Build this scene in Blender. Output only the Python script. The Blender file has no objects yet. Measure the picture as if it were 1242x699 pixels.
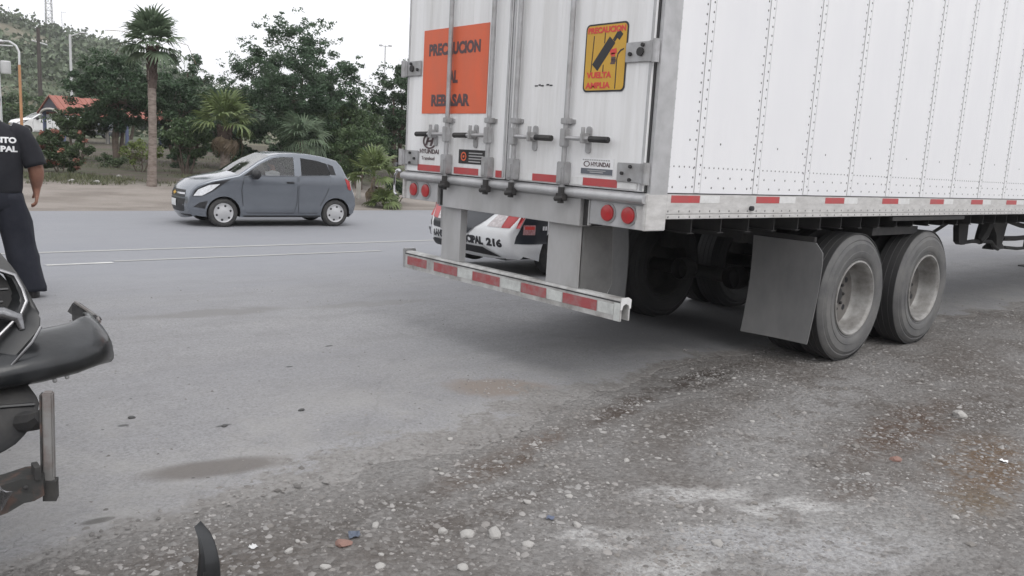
import bpy, bmesh, math, random
import numpy as np
from mathutils import Vector, Matrix
from mathutils.geometry import delaunay_2d_cdt
R = math.radians
sc = bpy.context.scene
COL = sc.collection
random.seed(7)
rng = np.random.default_rng(7)

# ------------------------------------------------------------------ camera
cam_d = bpy.data.cameras.new('camera')
cam = bpy.data.objects.new('camera', cam_d); COL.objects.link(cam)
right = Vector((0.761686, -0.645658, 0.054414)); down = Vector((-0.063333, -0.157764, -0.985444)); fwd = Vector((0.644844, 0.747152, -0.161058))
M = Matrix((right, -down, -fwd)).transposed().to_4x4()
M.translation = Vector((-3.7725, -3.0670, 1.4872))
cam.matrix_world = M
cam_d.sensor_width = 36.0; cam_d.lens = 28.93
cam_d.clip_start = 0.05; cam_d.clip_end = 6000
sc.camera = cam

# ------------------------------------------------------------------ world and sun (bright overcast afternoon)
SUN_EL, SUN_AZ = R(52), R(-108)          # azimuth measured from +X towards +Y
sun_dir = Vector((math.cos(SUN_EL) * math.cos(SUN_AZ), math.cos(SUN_EL) * math.sin(SUN_AZ), math.sin(SUN_EL)))
world = bpy.data.worlds.new('World'); sc.world = world; world.use_nodes = True
nt = world.node_tree; nt.nodes.clear()
sky = nt.nodes.new('ShaderNodeTexSky'); sky.sky_type = 'NISHITA'; sky.sun_disc = False
sky.sun_elevation = SUN_EL; sky.sun_rotation = R(90) - SUN_AZ; sky.dust_density = 4.0; sky.air_density = 1.0
hs = nt.nodes.new('ShaderNodeHueSaturation'); hs.inputs['Saturation'].default_value = 0.10
mx = nt.nodes.new('ShaderNodeMix'); mx.data_type = 'RGBA'; mx.inputs[0].default_value = 0.86
mx.inputs[7].default_value = (8.9, 8.95, 9.25, 1)       # the even white of a closed cloud layer
bg = nt.nodes.new('ShaderNodeBackground'); bg.inputs['Strength'].default_value = 0.158
wo = nt.nodes.new('ShaderNodeOutputWorld')
L = nt.links
L.new(sky.outputs[0], hs.inputs['Color']); L.new(hs.outputs[0], mx.inputs[6]); L.new(mx.outputs[2], bg.inputs[0]); L.new(bg.outputs[0], wo.inputs[0])
sun_d = bpy.data.lights.new('sun', 'SUN'); sun_d.energy = 1.15; sun_d.angle = R(40); sun_d.color = (1.0, 0.975, 0.94)
sun = bpy.data.objects.new('sun', sun_d); COL.objects.link(sun)
sun.rotation_euler = (-sun_dir).to_track_quat('-Z', 'Y').to_euler(); sun.location = (0, -20, 30)
sc.view_settings.view_transform = 'Standard'; sc.view_settings.look = 'None'
sc.view_settings.exposure = 0.0; sc.view_settings.gamma = 1.0; sc.view_settings.use_curve_mapping = False
sc.render.engine = 'CYCLES'
sc.cycles.max_bounces = 6; sc.cycles.transparent_max_bounces = 12

# ------------------------------------------------------------------ materials
def new_mat(name):
    m = bpy.data.materials.new(name); m.use_nodes = True
    return m, m.node_tree, m.node_tree.nodes['Principled BSDF']

def mat(name, c, rough=0.6, metal=0.0, var=0.0, scale=8.0, bump=0.0, bscale=60.0, c2=None, thr=(0.35, 0.7), stretch=(1, 1, 1), coat=0.0, island=0.0):
    m, t, b = new_mat(name)
    b.inputs['Roughness'].default_value = rough; b.inputs['Metallic'].default_value = metal
    b.inputs['Coat Weight'].default_value = coat
    if c2 is None: c2 = tuple(x * (1 - var) for x in c)
    tc = t.nodes.new('ShaderNodeTexCoord'); mp = t.nodes.new('ShaderNodeMapping'); mp.inputs['Scale'].default_value = stretch
    t.links.new(tc.outputs['Object'], mp.inputs[0])
    nz = t.nodes.new('ShaderNodeTexNoise'); nz.inputs['Scale'].default_value = scale; nz.inputs['Detail'].default_value = 7; nz.inputs['Roughness'].default_value = 0.65
    t.links.new(mp.outputs[0], nz.inputs['Vector'])
    rp = t.nodes.new('ShaderNodeMapRange'); rp.inputs['From Min'].default_value = thr[0]; rp.inputs['From Max'].default_value = thr[1]
    t.links.new(nz.outputs['Fac'], rp.inputs['Value'])
    mixn = t.nodes.new('ShaderNodeMix'); mixn.data_type = 'RGBA'
    mixn.inputs[6].default_value = (*c, 1); mixn.inputs[7].default_value = (*c2, 1)
    t.links.new(rp.outputs[0], mixn.inputs[0])
    out = mixn.outputs[2]
    if island:
        g = t.nodes.new('ShaderNodeNewGeometry'); h = t.nodes.new('ShaderNodeHueSaturation')
        mr = t.nodes.new('ShaderNodeMapRange'); mr.inputs['To Min'].default_value = 1 - island; mr.inputs['To Max'].default_value = 1 + island
        t.links.new(g.outputs['Random Per Island'], mr.inputs['Value']); t.links.new(mr.outputs[0], h.inputs['Value'])
        t.links.new(out, h.inputs['Color']); out = h.outputs[0]
    t.links.new(out, b.inputs['Base Color'])
    if bump:
        n2 = t.nodes.new('ShaderNodeTexNoise'); n2.inputs['Scale'].default_value = bscale; n2.inputs['Detail'].default_value = 6
        t.links.new(mp.outputs[0], n2.inputs['Vector'])
        bp = t.nodes.new('ShaderNodeBump'); bp.inputs['Strength'].default_value = bump; bp.inputs['Distance'].default_value = 0.02
        t.links.new(n2.outputs['Fac'], bp.inputs['Height']); t.links.new(bp.outputs[0], b.inputs['Normal'])
    return m

def leaf_mat(name, c, c2, trans=0.25, island=0.45):
    m = mat(name, c, 0.6, 0, scale=0.9, c2=c2, island=island)
    t = m.node_tree; b = t.nodes['Principled BSDF']; o = t.nodes['Material Output']
    tr = t.nodes.new('ShaderNodeBsdfTranslucent'); ms = t.nodes.new('ShaderNodeMixShader'); ms.inputs[0].default_value = trans
    src = b.inputs['Base Color'].links[0].from_socket
    t.links.new(src, tr.inputs['Color']); t.links.new(b.outputs[0], ms.inputs[1]); t.links.new(tr.outputs[0], ms.inputs[2]); t.links.new(ms.outputs[0], o.inputs['Surface'])
    return m

def glass_mat(name, tint, refl=0.9, ior=1.5):
    m, t, b = new_mat(name); t.nodes.remove(b)
    o = t.nodes['Material Output']
    tr = t.nodes.new('ShaderNodeBsdfTransparent'); tr.inputs[0].default_value = (*tint, 1)
    gl = t.nodes.new('ShaderNodeBsdfGlossy'); gl.inputs['Roughness'].default_value = 0.04; gl.inputs['Color'].default_value = (refl, refl, refl, 1)
    fr = t.nodes.new('ShaderNodeFresnel'); fr.inputs['IOR'].default_value = ior
    ms = t.nodes.new('ShaderNodeMixShader')
    t.links.new(fr.outputs[0], ms.inputs[0]); t.links.new(tr.outputs[0], ms.inputs[1]); t.links.new(gl.outputs[0], ms.inputs[2]); t.links.new(ms.outputs[0], o.inputs['Surface'])
    return m

MT = {}
MT['side_white'] = mat('white_panel_paint', (0.80, 0.80, 0.815), 0.40, scale=1.1, c2=(0.73, 0.73, 0.755), stretch=(1.8, 1, .5), bump=0.35, bscale=1.3)
MT['door_white'] = mat('weathered_white_door', (0.77, 0.77, 0.775), 0.5, scale=1.6, c2=(0.60, 0.595, 0.585), thr=(0.42, 0.72), stretch=(4.5, 4.5, 0.30), bump=0.02, bscale=4)
MT['alu'] = mat('dull_aluminium', (0.50, 0.50, 0.51), 0.5, 0.25, scale=6, c2=(0.36, 0.36, 0.365), bump=0.03, bscale=30)
MT['alu_rail'] = mat('rail_aluminium', (0.62, 0.61, 0.60), 0.5, 0.15, scale=9, c2=(0.45, 0.44, 0.43), stretch=(1, 1, 3), bump=0.03, bscale=30)
MT['galv'] = mat('galvanised_steel', (0.42, 0.42, 0.43), 0.45, 0.4, scale=10, c2=(0.28, 0.275, 0.27), bump=0.04, bscale=40)
MT['post_grey'] = mat('grey_steel_plate', (0.46, 0.46, 0.465), 0.55, 0.1, scale=3, c2=(0.33, 0.325, 0.32), stretch=(1, 1, 0.4), bump=0.05, bscale=25)
MT['side_shade'] = mat('shaded_post_steel', (0.17, 0.168, 0.165), 0.8, scale=4, c2=(0.10, 0.098, 0.095), bump=0.05)  # under-trailer shade on the post side, painted into the steel colour
MT['guard_white'] = mat('dirty_white_guard', (0.50, 0.50, 0.49), 0.6, 0.05, scale=5, c2=(0.20, 0.19, 0.18), thr=(0.42, 0.70), bump=0.05, bscale=30)
MT['rivet'] = mat('rivet_steel', (0.20, 0.20, 0.20), 0.6)
MT['dark_gap'] = mat('dark_seal_and_gap', (0.05, 0.05, 0.052), 0.8)
MT['seam_grey'] = mat('seam_line_grey', (0.36, 0.36, 0.36), 0.6)
MT['chassis'] = mat('dark_chassis_paint', (0.022, 0.022, 0.024), 0.75, scale=6, c2=(0.045, 0.042, 0.04), bump=0.05)
MT['floor_dark'] = mat('weathered_floor_boards', (0.06, 0.055, 0.05), 0.9, var=0.4)
MT['red_tape'] = mat('red_reflective_tape', (0.47, 0.06, 0.065), 0.45, scale=14, c2=(0.37, 0.085, 0.085))
MT['red_tape_worn'] = mat('worn_red_tape', (0.34, 0.075, 0.08), 0.6, scale=14, c2=(0.30, 0.18, 0.18), thr=(0.42, 0.70))
MT['white_tape'] = mat('white_reflective_tape', (0.72, 0.72, 0.72), 0.4, scale=20, c2=(0.60, 0.60, 0.59))
MT['white_tape_worn'] = mat('worn_white_tape', (0.60, 0.62, 0.60), 0.6, scale=14, c2=(0.42, 0.43, 0.42))
MT['lamp_red'] = mat('red_lamp_lens', (0.45, 0.03, 0.035), 0.3, coat=0.25, scale=30, c2=(0.33, 0.035, 0.035))
MT['lamp_clear'] = mat('clear_lamp_lens', (0.62, 0.58, 0.58), 0.2, coat=0.4, scale=30, c2=(0.35, 0.3, 0.3))
MT['rubber'] = mat('tyre_rubber', (0.028, 0.028, 0.030), 0.75, scale=5, c2=(0.05, 0.049, 0.048), thr=(0.3, 0.8), bump=0.06, bscale=60)
MT['rubber_car'] = mat('car_tyre_rubber', (0.03, 0.03, 0.032), 0.8, scale=8, c2=(0.06, 0.058, 0.055))
MT['rubber_wall'] = mat('dusty_tyre_sidewall', (0.085, 0.085, 0.087), 0.7, scale=4, c2=(0.15, 0.147, 0.142), bump=0.05, bscale=40)
MT['rim'] = mat('dusty_steel_rim', (0.34, 0.335, 0.325), 0.55, 0.25, scale=9, c2=(0.17, 0.16, 0.15), bump=0.05)
MT['disc'] = mat('shade_darkened_wheel_disc', (0.17, 0.16, 0.15), 0.7, 0.1, scale=9, c2=(0.09, 0.085, 0.08), bump=0.08)  # shade inside the dished wheel, painted as a darker disc
MT['rim_shade'] = mat('shade_darkened_rim', (0.05, 0.048, 0.046), 0.8, scale=9, c2=(0.03, 0.03, 0.03))  # inner and far rims darkened to paint the shade under the trailer
MT['flap'] = mat('grey_mud_flap', (0.145, 0.145, 0.148), 0.6, scale=3, c2=(0.21, 0.208, 0.204), stretch=(1, 1, .5), bump=0.12, bscale=5)
MT['orange'] = mat('orange_sign_vinyl', (0.68, 0.125, 0.05), 0.5, scale=6, c2=(0.58, 0.13, 0.065), stretch=(1, 1, .4))
MT['ink'] = mat('dark_print', (0.09, 0.055, 0.06), 0.5)
MT['black'] = mat('black_print', (0.022, 0.022, 0.026), 0.5)
MT['yellow'] = mat('yellow_sign_vinyl', (0.58, 0.34, 0.035), 0.5, scale=4, c2=(0.52, 0.30, 0.05))
MT['sign_red'] = mat('red_print', (0.60, 0.06, 0.05), 0.5)
MT['chrome'] = mat('worn_chrome', (0.62, 0.62, 0.63), 0.16, 1.0, scale=12, c2=(0.40, 0.40, 0.41))
MT['chrome_dull'] = mat('scratched_dull_chrome', (0.30, 0.30, 0.31), 0.25, 0.9, scale=14, c2=(0.12, 0.12, 0.125))
MT['gloss_black'] = mat('scuffed_black_plastic', (0.010, 0.011, 0.012), 0.36, scale=7, c2=(0.025, 0.026, 0.028), bump=0.04, bscale=14)
MT['bumper_black'] = mat('dusty_black_bumper', (0.006, 0.007, 0.008), 0.30, scale=7, c2=(0.022, 0.024, 0.027), thr=(0.4, 0.75), bump=0.10, bscale=16, coat=0.25)
MT['matte_black'] = mat('matte_black_plastic', (0.018, 0.018, 0.02), 0.75, scale=9, c2=(0.045, 0.043, 0.04), bump=0.1, bscale=20)
MT['rusty'] = mat('rusty_painted_steel', (0.030, 0.030, 0.029), 0.8, 0.1, scale=22, c2=(0.10, 0.055, 0.04), thr=(0.5, 0.75), bump=0.15, bscale=40)
MT['bar_steel'] = mat('scraped_grey_steel', (0.20, 0.195, 0.19), 0.6, 0.3, scale=12, c2=(0.13, 0.095, 0.085), thr=(0.45, 0.7), bump=0.12, bscale=50)
MT['car_grey'] = mat('metallic_grey_paint', (0.195, 0.212, 0.238), 0.26, 0.6, scale=3, c2=(0.175, 0.19, 0.215), coat=0.8)
MT['car_white'] = mat('white_car_paint', (0.78, 0.79, 0.80), 0.3, scale=2, c2=(0.70, 0.70, 0.70), coat=0.4)
MT['car_black'] = mat('black_vinyl_wrap', (0.02, 0.023, 0.03), 0.35, coat=0.3)
MT['car_trim'] = mat('black_car_trim', (0.014, 0.014, 0.016), 0.5)
MT['interior'] = mat('dark_car_interior', (0.05, 0.05, 0.055), 0.8)
MT['hubcap'] = mat('silver_hubcap', (0.52, 0.52, 0.53), 0.35, 0.4)
MT['headlamp'] = mat('bright_headlamp_lens', (0.85, 0.86, 0.88), 0.12, coat=0.6, scale=20, c2=(0.6, 0.61, 0.63))
MT['plate'] = mat('licence_plate_white', (0.62, 0.63, 0.63), 0.5)
MT['glass_tint'] = glass_mat('tinted_window_glass', (0.30, 0.31, 0.33))
MT['glass_clear'] = glass_mat('clear_window_glass', (0.80, 0.82, 0.83), ior=1.9)
MT['glass_dark'] = glass_mat('dark_window_glass', (0.08, 0.08, 0.09))
MT['screen'] = glass_mat('windscreen_glass', (0.55, 0.58, 0.58), ior=5.5)
MT['skin'] = mat('brown_skin', (0.34, 0.175, 0.12), 0.55, scale=12, c2=(0.28, 0.13, 0.09))
MT['hair'] = mat('black_hair', (0.012, 0.011, 0.011), 0.6, bump=0.3, bscale=120)
MT['shirt'] = mat('black_cotton', (0.0115, 0.012, 0.017), 0.9, scale=6, c2=(0.02, 0.021, 0.027), bump=0.25, bscale=9)
MT['trousers'] = mat('dark_navy_twill', (0.011, 0.013, 0.022), 0.9, scale=6, c2=(0.02, 0.022, 0.032), bump=0.3, bscale=9)
MT['boot'] = mat('black_leather', (0.015, 0.014, 0.014), 0.45)
MT['white_print'] = mat('white_print', (0.75, 0.75, 0.76), 0.6)
MT['white_cloth'] = mat('white_cloth', (0.8, 0.8, 0.8), 0.9)
MT['stone_pale'] = mat('pale_stone', (0.44, 0.43, 0.415), 0.9, scale=20, c2=(0.27, 0.255, 0.24), bump=0.2, bscale=60)
MT['stone_grey'] = mat('grey_brown_stone', (0.24, 0.225, 0.21), 0.9, scale=20, c2=(0.15, 0.14, 0.13), bump=0.2, bscale=60)
MT['stone_red'] = mat('reddish_stone', (0.28, 0.17, 0.14), 0.9, scale=20, c2=(0.2, 0.12, 0.1), bump=0.2, bscale=60)
MT['stone_dark'] = mat('dark_stone', (0.10, 0.10, 0.10), 0.9, scale=20, c2=(0.05, 0.05, 0.05), bump=0.2, bscale=60)
MT['gravel'] = mat('mixed_gravel', (0.265, 0.258, 0.252), 0.95, scale=2.0, c2=(0.165, 0.151, 0.14), island=0.42)
MT['bark'] = mat('grey_brown_bark', (0.14, 0.11, 0.09), 0.95, scale=8, c2=(0.07, 0.055, 0.045), bump=0.6, bscale=14)
MT['palm_bark'] = mat('palm_trunk_bark', (0.25, 0.21, 0.185), 0.95, scale=5, c2=(0.10, 0.075, 0.062), stretch=(1, 1, 3.0), bump=0.8, bscale=10)
MT['palm_skirt'] = mat('dead_frond_bases', (0.09, 0.065, 0.055), 0.95, scale=9, c2=(0.055, 0.04, 0.034), bump=0.8, bscale=12)
MT['leaf_dark'] = leaf_mat('dark_tree_leaves', (0.040, 0.078, 0.040), (0.070, 0.110, 0.056))
MT['leaf_mid'] = leaf_mat('mid_tree_leaves', (0.062, 0.105, 0.046), (0.095, 0.135, 0.058))
MT['leaf_big'] = leaf_mat('ash_tree_leaves', (0.048, 0.092, 0.050), (0.088, 0.135, 0.074))
MT['leaf_bush'] = leaf_mat('shrub_leaves', (0.05, 0.085, 0.035), (0.08, 0.10, 0.05))
MT['leaf_yellow'] = leaf_mat('yellowish_leaves', (0.16, 0.20, 0.06), (0.12, 0.16, 0.05))
MT['flower'] = leaf_mat('orange_red_petals', (0.30, 0.13, 0.09), (0.24, 0.11, 0.085))
MT['frond'] = leaf_mat('palm_fronds', (0.11, 0.16, 0.10), (0.15, 0.195, 0.12), 0.25, 0.3)
MT['frond_yellow'] = leaf_mat('yellow_green_fronds', (0.16, 0.20, 0.075), (0.12, 0.165, 0.07), 0.25, 0.3)
MT['frond_dead'] = leaf_mat('dry_fronds', (0.20, 0.155, 0.10), (0.15, 0.11, 0.08), 0.15, 0.3)
MT['hill_leaf'] = leaf_mat('hill_scrub', (0.078, 0.110, 0.064), (0.112, 0.136, 0.082), 0.1, 0.5)
MT['grass'] = leaf_mat('dry_grass', (0.085, 0.105, 0.05), (0.13, 0.125, 0.07), 0.2, 0.4)
MT['roof_tile'] = mat('red_roof_sheet', (0.34, 0.125, 0.095), 0.7, scale=3, c2=(0.27, 0.115, 0.09), bump=0.05)
MT['blue_steel'] = mat('blue_painted_steel', (0.09, 0.11, 0.19), 0.6)
MT['dark_gable'] = mat('dark_gable_board', (0.06, 0.06, 0.075), 0.7)
MT['orange_pole'] = mat('orange_painted_pole', (0.50, 0.27, 0.13), 0.6, scale=5, c2=(0.42, 0.2, 0.1), stretch=(1, 1, 0.3))
MT['pole_dark'] = mat('tarred_wood_pole', (0.055, 0.045, 0.04), 0.9)
MT['pole_grey'] = mat('pale_grey_pole', (0.52, 0.52, 0.53), 0.6)
MT['lattice'] = mat('tower_steel', (0.34, 0.34, 0.35), 0.6)
MT['wall_pale'] = mat('pale_plaster_wall', (0.55, 0.53, 0.49), 0.9, var=0.15)
MT['concrete'] = mat('pale_concrete', (0.42, 0.40, 0.37), 0.9, var=0.3, scale=4, bump=0.1)

# ------------------------------------------------------------------ mesh helpers
def link_mesh(name, verts, faces, m, parent=None, smooth=False):
    me = bpy.data.meshes.new(name)
    me.from_pydata([tuple(v) for v in verts], [], [tuple(f) for f in faces]); me.update()
    if m is not None: me.materials.append(m)
    if smooth:
        me.polygons.foreach_set('use_smooth', [True] * len(me.polygons))
    o = bpy.data.objects.new(name, me); COL.objects.link(o)
    if parent is not None: o.parent = parent
    return o

def fast_polys(name, co, k, m, parent=None):
    """co: (n*k,3) array, consecutive k vertices form one face."""
    n = len(co) // k
    me = bpy.data.meshes.new(name)
    me.vertices.add(n * k); me.vertices.foreach_set('co', np.asarray(co, dtype=np.float32).ravel())
    me.loops.add(n * k); me.loops.foreach_set('vertex_index', np.arange(n * k, dtype=np.int32))
    me.polygons.add(n); me.polygons.foreach_set('loop_start', np.arange(0, n * k, k, dtype=np.int32)); me.polygons.foreach_set('loop_total', np.full(n, k, dtype=np.int32))
    me.update(calc_edges=True); me.validate()
    me.materials.append(m)
    o = bpy.data.objects.new(name, me); COL.objects.link(o)
    if parent is not None: o.parent = parent
    return o

class MB:
    def __init__(s): s.v = []; s.f = []
    def add(s, vs, fs):
        n = len(s.v); s.v += [Vector(v) for v in vs]; s.f += [tuple(i + n for i in f) for f in fs]; return s
    def box(s, x0, x1, y0, y1, z0, z1, bev=0.0):
        if bev <= 0:
            return s.add([(x0,y0,z0),(x1,y0,z0),(x1,y1,z0),(x0,y1,z0),(x0,y0,z1),(x1,y0,z1),(x1,y1,z1),(x0,y1,z1)],
                         [(0,3,2,1),(4,5,6,7),(0,1,5,4),(1,2,6,5),(2,3,7,6),(3,0,4,7)])
        bm = bmesh.new(); bmesh.ops.create_cube(bm, size=1)
        for v in bm.verts: v.co = Vector(((x0+x1)/2 + v.co.x*(x1-x0), (y0+y1)/2 + v.co.y*(y1-y0), (z0+z1)/2 + v.co.z*(z1-z0)))
        bmesh.ops.bevel(bm, geom=bm.edges[:], offset=bev, segments=2, affect='EDGES')
        bm.verts.index_update()
        s.add([v.co for v in bm.verts], [[v.index for v in f.verts] for f in bm.faces]); bm.free(); return s
    def prism(s, pts, a, ext):
        """pts: 3d polygon, extruded by vector ext"""
        n = len(pts); e = Vector(ext); P = [Vector(p) for p in pts]
        return s.add(P + [p + e for p in P], [tuple(range(n))[::-1], tuple(range(n, 2*n))] + [(i, (i+1) % n, n + (i+1) % n, n + i) for i in range(n)])
    def tube(s, pts, r, seg=8, cap=True):
        P = [Vector(p) for p in pts]; n = len(P)
        rs = r if isinstance(r, (list, tuple)) else [r] * n
        T = []
        for i in range(n):
            d = (P[min(i+1, n-1)] - P[max(i-1, 0)]).normalized(); T.append(d)
        up = Vector((0,0,1)) if abs(T[0].z) < 0.9 else Vector((1,0,0))
        a = T[0].cross(up).normalized(); V = []; F = []
        for i in range(n):
            a = (a - T[i] * a.dot(T[i])).normalized(); b = T[i].cross(a)
            for k in range(seg):
                t = 2*math.pi*k/seg; V.append(P[i] + (a*math.cos(t) + b*math.sin(t)) * rs[i])
        for i in range(n-1):
            for k in range(seg):
                F.append((i*seg+k, i*seg+(k+1) % seg, (i+1)*seg+(k+1) % seg, (i+1)*seg+k))
        if cap: F += [tuple(range(seg))[::-1], tuple(range((n-1)*seg, n*seg))]
        return s.add(V, F)
    def lathe(s, prof, c, axis='y', seg=48, close=False):
        """prof: list of (along-axis, radius)"""
        c = Vector(c); V = []; F = []; n = len(prof)
        for (h, r) in prof:
            for k in range(seg):
                t = 2*math.pi*k/seg; u, w = r*math.cos(t), r*math.sin(t)
                V.append(c + (Vector((u, h, w)) if axis == 'y' else Vector((h, u, w)) if axis == 'x' else Vector((u, w, h))))
        m = n if close else n-1
        for i in range(m):
            j = (i+1) % n
            for k in range(seg): F.append((i*seg+k, i*seg+(k+1) % seg, j*seg+(k+1) % seg, j*seg+k))
        return s.add(V, F)
    def disc(s, c, r, axis='x', seg=20, th=0.01):
        return s.lathe([(0, 1e-4), (0, r), (th, r), (th, 1e-4)], c, axis, seg)
    def ellipsoid(s, c, r, seg=12, ring=8):
        c = Vector(c); V = []; F = []
        for i in range(ring+1):
            p = math.pi*i/ring
            for k in range(seg):
                t = 2*math.pi*k/seg; V.append(c + Vector((r[0]*math.sin(p)*math.cos(t), r[1]*math.sin(p)*math.sin(t), r[2]*math.cos(p))))
        for i in range(ring):
            for k in range(seg): F.append((i*seg+k, (i+1)*seg+k, (i+1)*seg+(k+1) % seg, i*seg+(k+1) % seg))
        return s.add(V, F)
    def loft(s, rings, cap=True):
        n = len(rings[0]); V = [p for r in rings for p in r]; F = []
        for i in range(len(rings)-1):
            for k in range(n): F.append((i*n+k, i*n+(k+1) % n, (i+1)*n+(k+1) % n, (i+1)*n+k))
        if cap: F += [tuple(range(n))[::-1], tuple(range((len(rings)-1)*n, len(rings)*n))]
        return s.add(V, F)
    def build(s, name, m, parent=None, smooth=False, label=None):
        o = link_mesh(name, s.v, s.f, m, parent, False)
        bm = bmesh.new(); bm.from_mesh(o.data); bmesh.ops.remove_doubles(bm, verts=bm.verts, dist=1e-5); bmesh.ops.recalc_face_normals(bm, faces=bm.faces)
        bm.to_mesh(o.data); bm.free()
        if smooth: shade(o)
        if label: o['label'] = label
        return o

def shade(o, ang=40):
    me = o.data
    me.polygons.foreach_set('use_smooth', [True]*len(me.polygons))
    bm = bmesh.new(); bm.from_mesh(me)
    for e in bm.edges:
        if len(e.link_faces) == 2 and e.calc_face_angle(0) > R(ang): e.smooth = False
    bm.to_mesh(me); bm.free()

def thing(name, label, cat, loc=(0,0,0), rotz=0.0, group=None):
    o = bpy.data.objects.new(name, None); COL.objects.link(o); o.empty_display_size = 0.2
    o.location = loc; o.rotation_euler = (0, 0, rotz); o['label'] = label; o['category'] = cat
    if group: o['group'] = group
    return o
def tag(o, label, cat, group=None):
    o['label'] = label; o['category'] = cat
    if group: o['group'] = group
    return o
def struct(o): o['kind'] = 'structure'; return o
def stuff(o): o['kind'] = 'stuff'; return o
def copy_part(src, parent, loc=None):
    c = src.copy(); COL.objects.link(c); c.parent = parent
    if loc is not None: c.location = loc
    return c
def copy_tree(o, parent=None):
    c = o.copy(); COL.objects.link(c)
    if parent is not None: c.parent = parent
    for ch in list(o.children): copy_tree(ch, c)
    return c

_txt = {}
def text(body, origin, xd, up, height, width, m, parent, bold=0.0, name='lettering', depth=0.0012):
    """one line of print; origin = lower left corner, fitted to height and width"""
    cu = bpy.data.curves.new('txt', 'FONT'); cu.body = body; cu.size = 1.0; cu.offset = bold; cu.extrude = 0.01; cu.resolution_u = 3
    ob = bpy.data.objects.new('txt', cu); COL.objects.link(ob)
    dg = bpy.context.evaluated_depsgraph_get(); me = bpy.data.meshes.new_from_object(ob.evaluated_get(dg))
    bpy.data.objects.remove(ob); bpy.data.curves.remove(cu)
    n = len(me.vertices); co = np.empty(n*3, dtype=np.float32); me.vertices.foreach_get('co', co); co = co.reshape(-1, 3)
    lo, hi = co.min(0), co.max(0)
    xd, up = Vector(xd).normalized(), Vector(up).normalized(); nd = xd.cross(up)
    u = (co[:, 0]-lo[0])/(hi[0]-lo[0])*width; v = (co[:, 1]-lo[1])/(hi[1]-lo[1])*height; w = (co[:, 2]-lo[2])/(hi[2]-lo[2])*depth
    out = np.array(origin)[None] + u[:, None]*np.array(xd) + v[:, None]*np.array(up) + w[:, None]*np.array(nd)
    me.vertices.foreach_set('co', out.astype(np.float32).ravel()); me.update()
    me.name = name; me.materials.clear(); me.materials.append(m)
    o = bpy.data.objects.new(name, me); COL.objects.link(o)
    if parent is not None: o.parent = parent
    return o

# ------------------------------------------------------------------ ground
def sm(a, b, x):
    t = np.clip((x-a)/(b-a), 0, 1); return t*t*(3-2*t)
def vnoise(x, y, seed=0):
    """smooth value noise, numpy"""
    xi, yi = np.floor(x).astype(np.int64), np.floor(y).astype(np.int64); fx, fy = x-xi, y-yi
    fx = fx*fx*(3-2*fx); fy = fy*fy*(3-2*fy)
    def h(i, j):
        n = (i*374761393 + j*668265263 + seed*974634533) & 0x7fffffff
        n = ((n ^ (n >> 13))*1274126177) & 0x7fffffff
        return ((n ^ (n >> 16)) & 0xffff)/65535.0
    return (h(xi, yi)*(1-fx)+h(xi+1, yi)*fx)*(1-fy) + (h(xi, yi+1)*(1-fx)+h(xi+1, yi+1)*fx)*fy
def fbm(x, y, o=4, seed=0):
    s = 0; a = 0.5
    for k in range(o): s = s + a*vnoise(x*2**k, y*2**k, seed+k); a *= 0.5
    return s
AZ = np.array([-180, 5, 20, 44, 59.5, 66, 69.6, 72.1, 75.4, 78, 81.1, 92, 110, 140, 180.]); HZ = np.array([3, 4, 5, 6.5, 8.7, 10.5, 12.0, 17.0, 22.5, 23.5, 25.5, 29, 26, 10, 3.])
def hill(x, y):
    dx, dy = x+3.77, y+3.07
    r = np.hypot(dx, dy); az = np.degrees(np.arctan2(dy, dx))
    H = np.interp(az, AZ, HZ)
    return (H-1.0)*sm(75, 250, r) + (fbm(x/28., y/28., 4, 5)-0.5)*np.minimum(8, 0.25*H)*sm(85, 200, r) - 10*sm(300, 900, r)*(H > 4)
def g(x, y):
    x = np.asarray(x, dtype=float); y = np.asarray(y, dtype=float)
    z = -0.285*sm(3, 12, y)
    z = z + 0.52*sm(17, 22.5, y) + 0.20*sm(24, 34, y) + 0.55*sm(34, 60, y)
    z = z + hill(x, y)*sm(55, 100, y)
    near = sm(-0.1, -0.6, y)*sm(-14, -6, y)
    z = z + near*((fbm(x*1.3, y*1.3, 4, 2)-0.47)*0.05)
    z = z + (fbm(x*.35, y*.35, 3, 9)-0.45)*0.12*sm(18, 21, y)
    return z
def gz(x, y): return float(g(x, y))

def edge_y(x):
    x = np.asarray(x, dtype=float)
    e = np.interp(x, [-60, -3.4, -2.6, -2, -1, 0, 1, 2, 4, 8, 30, 200], [-.15, -.1, .0, .02, .13, .45, .58, .66, .45, .3, .3, .3])
    return e + (fbm(x*2.2, x*0+3.3, 5, 3)-0.47)*0.42 + (vnoise(x*19., x*0, 4)-.5)*0.05

def grid_obj(name, xs, ys, zf, m):
    X, Y = np.meshgrid(xs, ys); Z = zf(X, Y); n, k = X.shape
    V = np.stack([X, Y, Z], -1).reshape(-1, 3)
    i = np.arange((n-1)*(k-1)); r, c = i//(k-1), i % (k-1); a = r*k+c
    F = np.stack([a, a+1, a+k+1, a+k], -1)
    me = bpy.data.meshes.new(name); me.vertices.add(len(V)); me.vertices.foreach_set('co', V.astype(np.float32).ravel())
    me.loops.add(F.size); me.loops.foreach_set('vertex_index', F.astype(np.int32).ravel())
    me.polygons.add(len(F)); me.polygons.foreach_set('loop_start', np.arange(0, F.size, 4, dtype=np.int32)); me.polygons.foreach_set('loop_total', np.full(len(F), 4, dtype=np.int32))
    me.update(calc_edges=True); me.materials.append(m)
    me.polygons.foreach_set('use_smooth', [True]*len(F))
    o = bpy.data.objects.new(name, me); COL.objects.link(o); return o

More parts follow.
